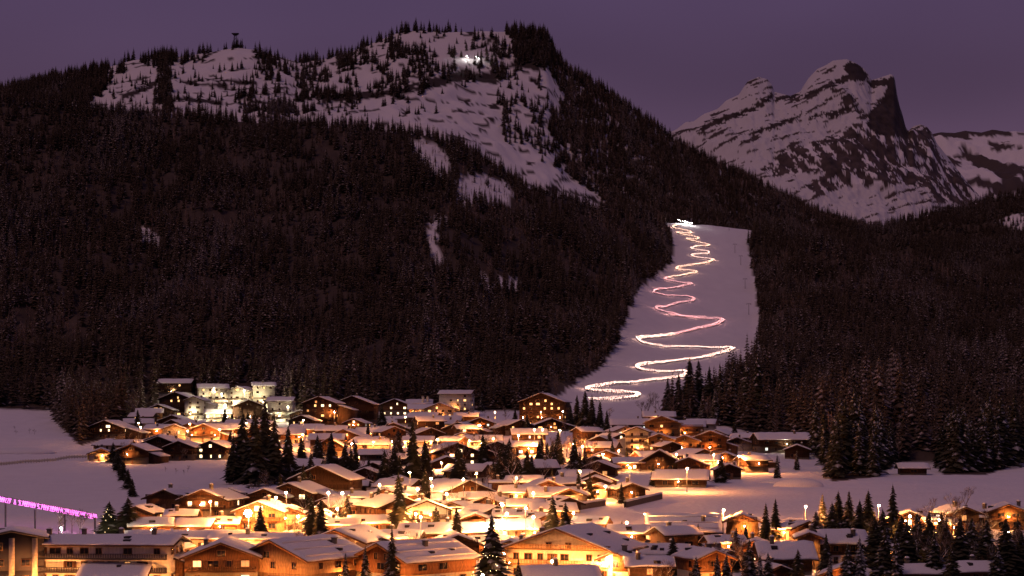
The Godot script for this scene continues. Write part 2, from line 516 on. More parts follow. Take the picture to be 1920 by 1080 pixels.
# ---------------------------------------------------------------- trees
func spruce_mesh(sd: int, tiers: int, per: int, snowy: float, slim := 0.17) -> ArrayMesh:
	# one metre of height per unit of 1/20: the tree is 20 m tall and stands on its base
	var r := RandomNumberGenerator.new()
	r.seed = sd
	var st := begin()
	var H := 20.0
	var green := Color(0.046, 0.044, 0.030) if tiers > 15 else Color(0.080, 0.060, 0.044)
	for i in tiers:
		var t := pow((i + 0.3) / tiers, 0.92)
		var y := lerpf(1.6, 19.0, t)
		var rad := H * slim * pow(1.0 - t * 0.97, 0.8)
		var n := maxi(4, roundi(per * (1.0 - t * 0.45)))
		var off := r.randf() * TAU
		for k in n:
			var a := off + TAU * (k + r.randf_range(-0.3, 0.3)) / n
			var l := rad * r.randf_range(0.62, 1.18)
			if r.randf() < 0.07: l *= 1.25
			var d := Vector3(cos(a), 0, sin(a))
			var s := Vector3(-sin(a), 0, cos(a))
			var y0 := y + r.randf_range(-0.3, 0.3)
			var p0 := Vector3(0, y0 + 0.5, 0)
			var mc := d * l * 0.55 + Vector3(0, y0 + 0.12 - l * 0.10, 0)
			var tip := d * l + Vector3(0, y0 - l * 0.34, 0)
			var wd := l * r.randf_range(0.26, 0.4)
			var ml := mc + s * wd + Vector3(0, -0.32 - l * 0.06, 0)
			var mr := mc - s * wd + Vector3(0, -0.32 - l * 0.06, 0)
			var g := green * r.randf_range(0.65, 1.45)
			var sn := r.randf() < snowy
			var ct := (Color(0.66, 0.66, 0.7) if tiers > 15 else Color(0.52, 0.45, 0.44)) * r.randf_range(0.5, 1.0) if sn else g
			for q in [[p0, g, mc, ct, ml, g], [ml, g, mc, ct, tip, ct if r.randf() < 0.6 else g], [p0, g, mr, g, mc, ct], [mr, g, tip, g, mc, ct]]:
				for v in [0, 4, 2]:
					st.set_color(q[v + 1])
					st.add_vertex(q[v])
	st.set_color(green)
	bar(st, Vector3(0, 18.4, 0), Vector3(0, 20.0, 0), 0.12, 0.0, 4)
	return done(st, M.tree)

func trunk_mesh() -> ArrayMesh:
	var st := begin()
	bar(st, Vector3(0, -1.5, 0), Vector3(0, 18.6, 0), 0.34, 0.05, 6)
	return done(st, M.bark)

func bare_mesh(sd: int, depth: int, spread: float) -> ArrayMesh:
	var r := RandomNumberGenerator.new()
	r.seed = sd
	var st := begin()
	var stack := [[Vector3(0, -0.5, 0), Vector3(0, 1, 0), 4.2, 0.22, depth]]
	while stack:
		var b = stack.pop_back()
		var e: Vector3 = b[0] + b[1] * b[2]
		st.set_color(Color(0.13, 0.085, 0.06) * r.randf_range(0.7, 1.2) if r.randf() > 0.12 else Color(0.55, 0.53, 0.55))
		bar(st, b[0], e, b[3], b[3] * 0.62, 4 if b[4] > 1 else 3)
		if b[4] > 0:
			for k in (3 if b[4] > 1 else 4):
				var q: Vector3 = (b[1] + Vector3(r.randf_range(-1, 1), r.randf_range(-0.15, 0.6), r.randf_range(-1, 1)) * spread).normalized()
				var f := r.randf_range(0.55, 1.0)
				stack.append([b[0].lerp(e, f), q, b[2] * r.randf_range(0.55, 0.85), maxf(b[3] * 0.55, 0.022), b[4] - 1])
	return done(st, M.tree)

func stick_mesh(sd: int) -> ArrayMesh:
	# a leafless larch or beech of the steep wood, 20 m tall
	var r := RandomNumberGenerator.new()
	r.seed = sd
	var st := begin()
	st.set_color(Color(0.13, 0.09, 0.07))
	bar(st, Vector3(0, -1, 0), Vector3(0, 18, 0), 0.3, 0.05, 4)
	for k in 30:
		var y := r.randf_range(3, 17)
		var a := r.randf() * TAU
		var l := r.randf_range(1.5, 4.0) * (1.2 - y / 22.0)
		st.set_color(Color(0.22, 0.15, 0.115) * r.randf_range(0.6, 1.4) if r.randf() > 0.2 else Color(0.32, 0.28, 0.28))
		bar(st, Vector3(0, y, 0), Vector3(cos(a) * l, y + l * r.randf_range(0.7, 1.6), sin(a) * l), 0.2, 0.03, 3)
	return done(st, M.tree)

var spruces := []
var stuff_spruces := []
var bares := []
var sticks := []
var trunk: ArrayMesh

func make_tree_meshes():
	trunk = trunk_mesh()
	for k in 4: spruces.append(spruce_mesh(100 + k, 24, 15, 0.30 if k != 1 else 0.12, [0.20, 0.23, 0.185, 0.25][k]))
	spruces.append(spruce_mesh(150, 26, 15, 0.6, 0.22))
	for k in 4: stuff_spruces.append(spruce_mesh(200 + k, 13, 9, [0.06, 0.22, 0.5, 0.95][k], 0.165 + 0.018 * k))
	for k in 3: bares.append(bare_mesh(300 + k, 5, 0.62))
	for k in 2: sticks.append(stick_mesh(400 + k))

func crowd(called: String, mesh: Mesh, places: Array, parent: Node):
	if places.is_empty(): return
	var mm := MultiMesh.new()
	mm.transform_format = MultiMesh.TRANSFORM_3D
	mm.mesh = mesh
	mm.instance_count = places.size()
	for i in places.size(): mm.set_instance_transform(i, places[i])
	var o := MultiMeshInstance3D.new()
	o.name = called
	o.multimesh = mm
	o.set_meta("kind", "stuff")
	parent.add_child(o, true)

func place(p: Vector3, h: float, fat := 1.0) -> Transform3D:
	var b := Basis(Vector3.UP, rng.randf() * TAU).scaled(Vector3(h / 20.0 * fat * rng.randf_range(0.85, 1.2), h / 20.0, h / 20.0 * fat * rng.randf_range(0.85, 1.2)))
	return Transform3D(b, p)

func wood(called: String, label: String, spruce_at: Array, stick_at: Array):
	var o := Node3D.new()
	o.name = called
	add_child(o, true)
	tag(o, label, "forest", "", "stuff")
	var by := [[], [], [], []]
	for t in spruce_at:
		var f: float = nz.get_noise_2d(t.origin.x / 110.0, t.origin.z / 160.0 + t.origin.y / 90.0) * 3.6 + rng.randf_range(-0.9, 0.9)
		by[clampi(int(f + 1.1), 0, 3)].append(t)
	for k in 4: crowd("spruce_mass", stuff_spruces[k], by[k], o)
	var bs := [[], []]
	for t in stick_at: bs[rng.randi() % 2].append(t)
	for k in 2: crowd("bare_tree_mass", sticks[k], bs[k], o)

func tree(px: float, py: float, ph: float, label: String, group := "", v := -1, wide := 1.0):
	var D := at_pixel_row(px, py)
	var h := ph * D / F
	single_tree(spot(px, D), h, label, group, v, wide)

func single_tree(p: Vector3, h: float, label: String, group: String, v := -1, wide := 1.0):
	var o := thing("spruce_tree", p, label, "tree", group, rng.randf() * TAU)
	var s := h / 20.0
	var k := (rng.randi() % 4) if v < 0 else v
	var tr := put("trunk", trunk, null, o)
	var cr := put("crown", spruces[k], null, o)
	tr.scale = Vector3(s, s, s)
	cr.scale = Vector3(s * wide * rng.randf_range(0.9, 1.1), s, s * wide)

func bare_tree(px: float, py: float, ph: float, label: String, group := ""):
	var D := at_pixel_row(px, py)
	var h := ph * D / F
	var o := thing("bare_tree", spot(px, D), label, "tree", group, rng.randf() * TAU)
	var s := h / 11.5
	var c := put("branches", bares[rng.randi() % 3], null, o)
	c.scale = Vector3(s, s, s)

func make_forest():
	var near := []
	var sp := []
	var stk := []
	for i in 44000:
		var px := rng.randf_range(-420, 2340)
		var D := sqrt(rng.randf_range(560.0 * 560.0, 2450.0 * 2450.0))
		if D > col(px)[1] + 120: continue
		var p := spot(px, D)
		var row := HZ - p.y * F / D
		if row < 620 and row < edge_row(px) and open_ground(px, row) and not (px > 1040 and row > 395) and rng.randf() < 0.75:
			if rng.randf() < 0.4: sp.append(place(p, rng.randf_range(5, 15), 0.9))
			else: stk.append(place(p, rng.randf_range(6, 13)))
		if not is_wood(px, D, p.y) or near_house(px, D, 30.0, 11.0): continue
		var bare := nz.get_noise_2d(p.x / 170.0 + 7, p.z / 170.0) > 0.12
		if bare and rng.randf() < 0.5:
			stk.append(place(p, rng.randf_range(11, 17)))
			continue
		if absf(nz.get_noise_2d(px / 34.0, D / 900.0 + 20)) < 0.035 and rng.randf() < 0.75: continue
		var h := rng.randf_range(14, 24) * (1.0 + 0.55 * nz.get_noise_2d(p.x / 150.0 + 30, p.z / 150.0)) * (1.0 if rng.randf() < 0.85 else 1.2) * lerpf(1.12, 0.9, clampf((D - 1000) / 1000.0, 0, 1))
		if px > -20 and px < 1940: near.append([D, p, h, px])
		else: sp.append(place(p, h))
	# the trees that stand in front, largest in view, each on its own
	near.sort_custom(func(a, b): return a[0] < b[0])
	var n := 0
	for t in near:
		var py: float = HZ - t[1].y * F / t[0]
		var front: bool = edge_row(t[3]) - py < 42.0 and t[3] > 0 and t[3] < 1920
		if front and n < 80:
			n += 1
			if t[3] < 1040: single_tree(t[1], t[2], "dark spruce dusted with snow at the foot of the wooded hill above the village", "spruces at the foot of the wooded hill above the village")
			else: single_tree(t[1], t[2], "dark spruce in the front row of the wood between piste and snowy meadow", "spruces in the front row of the wood beside the piste")
		else: sp.append(place(t[1], t[2]))
	wood("hillside_forest", "dark spruce and bare larch forest covering the hills on both sides of the piste", sp, stk)
	# the mountain behind: thick on its flank and in clumps, thin on the snowfields
	var thick := [poly([1040, 98, 1062, 125, 1210, 220, 1300, 285, 1500, 380, 1720, 450, 1720, 620, 1200, 560, 1130, 370, 1075, 335, 1035, 265, 1020, 235, 1060, 190, 1035, 140]), poly([960, 50, 1046, 60, 1050, 118, 1010, 124, 958, 118]), poly([-420, 210, 0, 165, 200, 120, 215, 150, 190, 178, 170, 200, -420, 260]), poly([300, 95, 320, 95, 318, 215, 298, 215])]
	var half := [poly([488, 90, 545, 105, 550, 230, 450, 220, 440, 190, 490, 140]), poly([200, 120, 380, 95, 385, 118, 250, 140, 205, 150]), poly([480, 85, 740, 62, 760, 100, 740, 150, 850, 160, 760, 180, 600, 200, 560, 225, 480, 150]), poly([880, 70, 975, 60, 975, 125, 930, 158, 875, 155, 890, 110]), poly([760, 95, 860, 100, 880, 150, 800, 160, 740, 140]), poly([940, 195, 1060, 190, 1130, 370, 1080, 345, 1010, 300, 940, 262])]
	var thin := [poly([480, 85, 1040, 50, 1060, 190, 1000, 200, 700, 150, 480, 150]), poly([600, 180, 830, 175, 840, 215, 600, 225]), poly([180, 140, 560, 120, 560, 225, 180, 220])]
	sp = []
	stk = []
	for i in 42000:
		var px := rng.randf_range(-420, 1800)
		var t := rng.randf_range(0.02, 1.02)
		var p := b_at(px, t)
		var py: float = HZ + p.y * F / p.z
		var w := nz.get_noise_2d(p.x / 60.0, p.y / 40.0) * 22.0
		var m := 0.0
		if inside(thick, px + w, py + w * 0.4): m = 1.0
		elif inside(half, px + w, py + w * 0.4): m = 0.36 if nz.get_noise_2d(p.x / 45.0 + 3, p.y / 45.0) > -0.02 else 0.03
		elif inside(thin, px, py): m = 0.05
		elif t > 0.975 and px < 960: m = 0.3
		if rng.randf() > m: continue
		var h := rng.randf_range(13, 25) * (0.75 if m < 0.1 else 1.0)
		if m == 1.0 and px > 1040 and rng.randf() < 0.3: stk.append(place(p, h * 0.9))
		else: sp.append(place(p - Vector3(0, 1, 0), h, 1.2))
	wood("mountain_forest", "dark spruces scattered over the snowy mountain and thick on its flank", sp, stk)
	sp = []
	for i in 14000:
		var px := rng.randf_range(1400, 2500)
		var t := rng.randf_range(0.02, 1.02)
		var p := r_at(px, t)
		var py: float = HZ + p.y * F / p.z
		if Geometry2D.is_point_in_polygon(Vector2(px, py), poly([1865, 415, 1900, 402, 1925, 398, 1990, 400, 1990, 430, 1925, 432, 1890, 428])) and rng.randf() < 0.8: continue
		sp.append(place(p, rng.randf_range(11, 20)))
	wood("ridge_forest", "dark forest on the far ridge below the rocky peak", sp, [])

# ---------------------------------------------------------------- houses
var lamp_spots := []
var homes := []   # where houses stand: column, distance, half width

func beside(px: float, D: float) -> String:
	# where something stands, told by the nearest house that has a description of its own
	var best := 1e9
	var h := []
	for q in homes:
		if q[3] == "": continue
		var s: float = absf(q[0] - px) * D / F + absf(q[1] - D) * 0.7
		if s < best:
			best = s
			h = q
	if h.is_empty(): return "in the village"
	var dx: float = (px - h[0]) * D / F
	var dz: float = D - h[1]
	var side: String = ("right of" if dx > 0 else "left of") if absf(dx) > absf(dz) * 0.6 else ("behind" if dz > 0 else "below")
	var w: PackedStringArray = h[3].split(" ")
	w = w.slice(0, 10)
	while w.size() > 2 and w[-1] in ["the", "a", "an", "of", "with", "in", "on", "and", "under", "beside", "its", "at", "below", "between", "above", "behind", "two", "to", "by", "first", "second"]: w.remove_at(w.size() - 1)
	return side + " the " + " ".join(w)

func near_house(px: float, D: float, before: float, after: float) -> bool:
	for h in homes:
		if D > h[1] - before and D < h[1] + after and absf(px - h[0]) * D / F < h[2] + 2.5: return true
	return false

func keyed(key: String, make: Callable) -> Mesh:
	if not cache.has(key): cache[key] = make.call()
	return cache[key]

func window_frame(w: float, h: float) -> Mesh:
	return keyed("frame %.2f %.2f" % [w, h], func():
		var st := begin()
		var b := 0.10
		box(st, Vector3(0, h / 2 - b / 2, 0), Vector3(w, b, 0.14))
		box(st, Vector3(0, -h / 2 + b / 2, 0.03), Vector3(w + 0.1, b, 0.2))
		for s in [-1, 1]: box(st, Vector3(s * (w / 2 - b / 2), 0, 0), Vector3(b, h - 2 * b, 0.14))
		box(st, Vector3(0, 0, 0), Vector3(0.06, h - 2 * b, 0.1))
		return done(st, M.frame))

func pane(w: float, h: float, m: String) -> Mesh:
	return keyed("pane %.2f %.2f %s" % [w, h, m], func():
		var st := begin()
		box(st, Vector3.ZERO, Vector3(w - 0.2, h - 0.2, 0.04))
		return done(st, M[m]))

func shutter() -> Mesh:
	return keyed("shutter", func():
		var st := begin()
		box(st, Vector3.ZERO, Vector3(0.55, 1.3, 0.06))
		box(st, Vector3(0, 0.4, 0.04), Vector3(0.5, 0.1, 0.03))
		box(st, Vector3(0, -0.4, 0.04), Vector3(0.5, 0.1, 0.03))
		return done(st, M.mid_wood))

func chevron(st: SurfaceTool, hw: float, ridge: float, tn: float, th: float, z0: float, z1: float):
	prism(st, [Vector2(0, ridge), Vector2(0, ridge + th), Vector2(-hw, ridge - hw * tn + th), Vector2(-hw, ridge - hw * tn)], z0, z1)
	prism(st, [Vector2(0, ridge), Vector2(hw, ridge - hw * tn), Vector2(hw, ridge - hw * tn + th), Vector2(0, ridge + th)], z0, z1)

func snow_cap(st: SurfaceTool, hw: float, ridge: float, tn: float, th: float, z0: float, z1: float, r: RandomNumberGenerator):
	# a thick blanket that sags over the eaves, cut into strips so that its edges wander
	var n := maxi(3, int((z1 - z0) / 1.6))
	var prof := []
	for i in n + 1:
		var z := lerpf(z0, z1, float(i) / n)
		var e0 := hw - r.randf_range(0.0, 0.22)
		var e1 := hw - r.randf_range(0.0, 0.22)
		var t := th * r.randf_range(0.85, 1.12)
		var endz := 0.55 if i == 0 or i == n else 1.0
		var row := [Vector3(-e0, ridge - e0 * tn, z), Vector3(-e0, ridge - e0 * tn + t * 0.55 * endz, z)]
		for u in [-1.0, -0.66, -0.33, -0.06, 0.06, 0.33, 0.66, 1.0]:
			var x: float = u * ((e0 if u < 0 else e1) - 0.4)
			row.append(Vector3(x, ridge - absf(x) * tn + t * endz + (r.randf_range(-0.13, 0.07) if i > 0 and i < n else 0.0), z))
		row.append_array([Vector3(e1, ridge - e1 * tn + t * 0.55 * endz, z), Vector3(e1, ridge - e1 * tn, z), Vector3(0, ridge, z)])
		prof.append(row)
	var m: int = prof[0].size()
	for i in n:
		for k in m:
			var a: Array = prof[i]
			var b: Array = prof[i + 1]
			quad(st, a[k], b[k], b[(k + 1) % m], a[(k + 1) % m])
	for k in range(0, m - 2):
		tri(st, prof[0][m - 1], prof[0][k], prof[0][k + 1])
		tri(st, prof[n][m - 1], prof[n][k + 1], prof[n][k])

const STYLE := {"w": ["stone", "dark_wood", "dark_wood"], "m": ["stone", "mid_wood", "dark_wood"], "r": ["plaster", "red_wood", "mid_wood"], "p": ["white_plaster", "dark_wood", "dark_wood"], "c": ["plaster", "plaster", "mid_wood"], "k": ["white_plaster", "white_plaster", "dark_wood"], "d": ["dark_panel", "dark_panel", "dark_panel"], "b": ["white_plaster", "blue_panel", "dark_panel"], "g": ["plaster", "green_panel", "dark_panel"], "o": ["pale_wood", "pale_wood", "mid_wood"]}

func dist_of(D: float) -> bool: return D > 430.0

func H(px: float, py: float, pw: float, ph: float, kind: String, style: String, yaw: float, lit: float, label: String, opt := {}):
	var D := at_pixel_row(px, py)
	var m := D / F
	var r := RandomNumberGenerator.new()
	r.seed = hash(label) + int(opt.get("sd", 0))
	var across := pw * m * (1.12 if dist_of(D) else 1.05)
	var tall := ph * m * 1.03
	var dist: float = D
	var called: String = opt.get("n", "chalet")
	var cat: String = opt.get("cat", {"chalet": "house", "apartment_block": "building", "shop_row": "building", "hotel": "hotel", "barn": "barn", "hut": "hut", "garage": "garage", "lodge": "lodge"}.get(called, "building"))
	# kind g: the gable faces the valley; s: the ridge runs across
	var w := across if kind == "g" else clampf(across * opt.get("deep", 0.85), 5.0, 14.0)
	var d: float = clampf(across * opt.get("deep", 1.15), 6.0, 17.0) if kind == "g" else across
	var tn := tan(deg_to_rad(opt.get("pitch", 21.0)))
	var e := maxf(tall - w / 2 * tn - 0.7, 2.3)
	var turn := deg_to_rad(yaw) + (PI / 2 if kind == "s" else 0.0)
	var back := Vector3(0, 0, -(d / 2 if kind == "g" else w / 2) * 0.8)
	var at := spot(px, D) + back
	homes.append([px, D + (d if kind == "g" else w) * 0.4, across / 2, "" if opt.has("sd") else label])
	var o := thing(called, at, label, cat, opt.get("group", ""), turn)
	var S: Array = STYLE[style]
	var floors := maxi(1, roundi((e + 0.2) / 2.75))
	var fh := e / floors
	var st := begin()
	var base_top := minf(fh, e)
	if floors == 1 and S[0] != S[1]: base_top = 0.7
	box(st, Vector3(0, (base_top - 3.0) / 2, 0), Vector3(w, base_top + 3.0, d))
	put("base_wall", done(st, M[S[0]]), null, o)
	st = begin()
	var g := w / 2 + 0.05
	prism(st, [Vector2(-g, base_top + 0.002), Vector2(g, base_top + 0.002), Vector2(g, e), Vector2(0, e + g * tn), Vector2(-g, e)], -d / 2 - 0.05, d / 2 + 0.05)
	put("wall", done(st, M[S[1]]), null, o)
	for k in 3 * int(opt.get("pil", 0)):
		st = begin()
		box(st, Vector3((k - 1) * w * 0.36, e / 2 - 1, d / 2 + 0.2), Vector3(w * 0.09, e + 2.0, 0.26))
		put("pilaster", done(st, M.plaster), null, o)
	# roof, its snow
	var oh: float = opt.get("oh", 1.0)
	var hw := w / 2 + oh
	var hd := d / 2 + oh * 1.2
	var ridge := e + g * tn + 0.03
	st = begin()
	chevron(st, hw, ridge, tn, 0.24, -hd, hd)
	var roof := put("roof", done(st, M[S[2]]), null, o)
	st = begin()
	snow_cap(st, hw - 0.04, ridge + 0.243, tn, opt.get("snow", 0.42), -hd + 0.05, hd - 0.05, r)
	put("roof_snow", done(st, M.snow), null, roof)
	if opt.has("guards"):
		for s in [-1, 1]:
			for k in 3:
				var u: float = hw * lerpf(0.25, 0.85, k / 2.0)
				st = begin()
				box(st, Vector3(s * u, ridge - u * tn + 0.243 + opt.get("snow", 0.42) + 0.06, 0), Vector3(0.3, 0.3, hd * 1.8))
				put("snow_guard", done(st, M.snow), null, roof)
	if D < 440.0:
		for k in 1 + r.randi() % 3:
			var u := r.randf_range(0.25, 0.75) * hw * (1.0 if r.randf() < 0.5 else -1.0)
			st = begin()
			box(st, Vector3(u, ridge - absf(u) * tn + 0.5, r.randf_range(-0.7, 0.7) * hd), Vector3(r.randf_range(0.8, 1.8), 0.7, r.randf_range(0.7, 1.4)))
			put("skylight", done(st, M.dark_panel), null, roof)
	# bargeboards along the gable edge, purlin ends
	st = begin()
	for s in [-1, 1]:
		prism(st, [Vector2(0, ridge - 0.12), Vector2(s * hw, ridge - hw * tn - 0.12), Vector2(s * hw, ridge - hw * tn + 0.26), Vector2(0, ridge + 0.26)] if s > 0 else [Vector2(0, ridge - 0.12), Vector2(0, ridge + 0.26), Vector2(-hw, ridge - hw * tn + 0.26), Vector2(-hw, ridge - hw * tn - 0.12)], hd + 0.003, hd + 0.09)
	put("bargeboard", done(st, M[S[2]]), null, roof)
	for k in int(opt.get("chim", 1 if r.randf() < 0.6 else 0)):
		var cx := r.randf_range(-0.3, 0.3) * w
		var cz := r.randf_range(-0.35, 0.3) * d if not opt.has("chim") or opt.chim < 3 else lerpf(-0.42, 0.34, k / float(opt.chim - 1)) * d
		var cy := ridge - absf(cx) * tn
		st = begin()
		box(st, Vector3(cx, cy + 0.5, cz), Vector3(0.8, 2.2, 0.8))
		box(st, Vector3(cx, cy + 1.66, cz), Vector3(1.05, 0.12, 1.05))
		var ch := put("chimney", done(st, M.stone), null, roof)
		st = begin()
		ball(st, Vector3(cx, cy + 1.75, cz), Vector3(0.5, 0.3, 0.5), 4, 6)
		put("chimney_snow", done(st, M.snow), null, o)
	if kind == "g" and r.randf() < 0.4 and dist > 360.0 and pw < 95:
		var s := -1.0 if r.randf() < 0.5 else 1.0
		var aw := w * r.randf_range(0.3, 0.5)
		var ah := e * r.randf_range(0.5, 0.8)
		var ad := d * r.randf_range(0.4, 0.7)
		var x0 := s * (w / 2 + 0.055)
		var x1 := s * (w / 2 + aw)
		var side := [Vector2(x0, -2), Vector2(x1, -2), Vector2(x1, ah), Vector2(x0, ah + aw * 0.3)]
		var lid := [Vector2(x0, ah + aw * 0.3 + 0.01), Vector2(x1 + s * 0.5, ah - 0.15), Vector2(x1 + s * 0.5, ah + 0.22), Vector2(x0, ah + aw * 0.3 + 0.5)]
		if s < 0:
			side.reverse()
			lid.reverse()
		st = begin()
		prism(st, side, -ad / 2, ad / 2)
		put("annex", done(st, M[S[1]]), null, o)
		st = begin()
		prism(st, lid, -ad / 2 - 0.5, ad / 2 + 0.5)
		put("annex_snow", done(st, M.snow), null, o)
	# windows: on the face towards the valley and on both sides
	var fine := dist < 520.0
	var faces := [[Vector3(0, 0, d / 2), 0.0, w, true], [Vector3(w / 2, 0, 0), PI / 2, d, false], [Vector3(-w / 2, 0, 0), -PI / 2, d, false]]
	if kind == "s": faces[1] = [Vector3(0, 0, -d / 2), PI, w, true]
	for f in faces:
		var gable: bool = f[3]
		var main: bool = f[1] == 0.0 if kind == "g" else not gable
		var span: float = f[2] - 1.6
		var n := maxi(1, int(span / opt.get("gap", 2.9 if dist < 520.0 else 3.7)))
		if not main and not fine: n = mini(n, 3)
		for fl in floors + (1 if gable else 0):
			var attic: bool = fl == floors
			if attic and w * tn / 2 < 2.0: continue
			var cnt: int = (2 if w * tn / 2 > 2.9 else 1) if attic else n
			for c in cnt:
				if r.randf() < opt.get("gaps", 0.16): continue
				var u := 0.0 if cnt == 1 else lerpf(-0.5, 0.5, (c + 0.5) / cnt) * span * (0.4 if attic else 1.0)
				var on := r.randf() < lit * (1.0 if main else 0.6)
				var ww: float = [0.95, 1.25, 1.25, 1.25, 1.7, 2.2][r.randi() % 6]
				var hh := 1.35
				var y := fh * fl + minf(1.55, fh * 0.56)
				if attic: y = e + 0.75
				var out := 0.07 if fl > 0 or floors == 1 else 0.02
				var q := Basis(Vector3.UP, f[1])
				var fr := put("window", window_frame(ww, hh), null, o)
				fr.transform = Transform3D(q, f[0] + q * Vector3(u, y, out + 0.05))
				var gm: String = "glass"
				if on: gm = opt.get("glow", ["lit_window", "lit_window", "lit_window_dim", "lit_window_dim", "lit_window_white", "lit_window_cool"][r.randi() % 6] if dist < 900 else "lit_window")
				var pn := put("pane", pane(ww, hh, gm), null, fr)
				if fine and main and not attic and r.randf() < 0.4 and ww < 1.5:
					for s in [-1, 1]:
						var sh := put("shutter", shutter(), null, fr)
						sh.position = Vector3(s * (ww / 2 + 0.31), 0, 0.0)
	# balconies along the main face
	var bal = opt.get("bal", 1 if floors >= 2 and style in "wmro" else 0)
	for k in range(1, int(bal) + 1):
		if k >= floors + 1: break
		var face_w := w if kind == "g" else d
		var q := Basis() if kind == "g" else Basis(Vector3.UP, -PI / 2)
		st = begin()
		var bw := face_w - 0.5
		box(st, Vector3(0, 0, 0.6), Vector3(bw, 0.14, 1.2))
		box(st, Vector3(0, 1.0, 1.14), Vector3(bw, 0.1, 0.08))
		box(st, Vector3(0, 0.24, 1.14), Vector3(bw, 0.08, 0.06))
		for s in [-1, 1]: box(st, Vector3(s * (bw / 2 - 0.04), 0.52, 0.6), Vector3(0.07, 0.9, 1.05))
		var nb := int(bw / 0.32)
		for b in nb: box(st, Vector3(lerpf(-bw / 2 + 0.15, bw / 2 - 0.15, b / maxf(nb - 1, 1)), 0.62, 1.14), Vector3(0.16, 0.66, 0.04))
		var bl := put("balcony", done(st, M[opt.get("rail", S[2])]), null, o)
		bl.transform = Transform3D(q, q * Vector3(0, 0, (d if kind == "g" else w) / 2 + 0.06) + Vector3(0, fh * k, 0))
	# door
	if kind == "g" or dist < 560:
		var q := Basis() if kind == "g" else Basis(Vector3.UP, -PI / 2)
		st = begin()
		box(st, Vector3(0, 1.0, 0), Vector3(1.0, 2.05, 0.1))
		box(st, Vector3(0.36, 1.0, 0.08), Vector3(0.06, 0.14, 0.06))
		var dr := put("door", done(st, M.frame), null, o)
		dr.transform = Transform3D(q, q * Vector3(r.randf_range(-0.12, 0.12) * w, 0, (d if kind == "g" else w) / 2 + 0.05 + (0.02 if floors == 1 else 0.0)))
	# porch lamp under the eaves; low ones are added unseen to uplight walls
	if opt.has("po"):
		var q := Basis() if kind == "g" else Basis(Vector3.UP, -PI / 2)
		for k in int(opt.get("pn", 1)):
			var u := 0.0 if opt.get("pn", 1) == 1 else lerpf(-0.42, 0.42, k / float(opt.pn - 1)) * (w if kind == "g" else d)
			lamp_globe(o, q * Vector3(u + r.randf_range(-1, 1), 1.0 if opt.has("lo") else minf(e * 0.75, 3.6), (d if kind == "g" else w) / 2 + opt.get("off", 2.2)), opt.po * 1.65, opt.get("lamp", "sodium_lamp"), 0.12)
	return o

const LAMP_COLOR := {"sodium_lamp": Color(1.0, 0.29, 0.058), "white_lamp": Color(1.0, 0.80, 0.45), "flood_lamp": Color(1.0, 0.93, 0.86)}

func lamp_globe(parent: Node3D, at: Vector3, energy: float, m: String, rad: float):
	var g := put("lamp_globe", keyed("globe %s %.2f" % [m, rad], func():
		var st := begin()
		ball(st, Vector3.ZERO, Vector3(rad, rad, rad), 6, 8)
		return done(st, M[m])), null, parent)
	g.position = at
	var l := OmniLight3D.new()
	l.name = "lamp_light"
	l.light_color = LAMP_COLOR[m].linear_to_srgb()
	l.light_energy = energy
	l.light_size = rad * 0.6
	l.omni_range = 120.0
	l.omni_attenuation = 2.0
	l.shadow_enabled = true
	l.position = at
	parent.add_child(l, true)

func street_lamp(px: float, top: float, py: float, energy: float, label: String, m := "sodium_lamp"):
	py += 5.0
	var D := at_pixel_row(px, py)
	var h := clampf((py - top) * D / F, 3.5, 9.0 if energy < 100.0 else 13.0)
	lamp_spots.append(Vector2(px, py))
	var o := thing("street_lamp", spot(px, D), label, "street lamp", "street lamps of the village")
	var st := begin()
	bar(st, Vector3(0, -0.5, 0), Vector3(0, h - 0.1, 0), 0.11, 0.06, 6)
	put("pole", done(st, M.metal), null, o)
	st = begin()
	bar(st, Vector3(0, h - 0.1, 0), Vector3(0, h + 0.25, 0.5), 0.05, 0.05, 5)
	put("arm", done(st, M.metal), null, o)
	st = begin()
	prism(st, [Vector2(-0.3, h + 0.25), Vector2(0.3, h + 0.25), Vector2(0.12, h + 0.42), Vector2(-0.12, h + 0.42)], 0.2, 0.9)
	put("hood", done(st, M.metal), null, o)
	lamp_globe(o, Vector3(0, h, 0.55), energy * (3.0 if energy >= 86.0 else 2.4), m, 0.24)
	for k in (6 if energy > 600.0 else 2 if energy > 300.0 else 0):  # extra globes added round the brightest lamps to imitate their wide glare
		var glare_globe := put("lamp_globe", cache["globe %s %.2f" % [m, 0.24]], null, o)
		glare_globe.position = Vector3(cos(k * TAU / 6) * 0.62, h + sin(k * TAU / 6) * 0.62, 0.6)

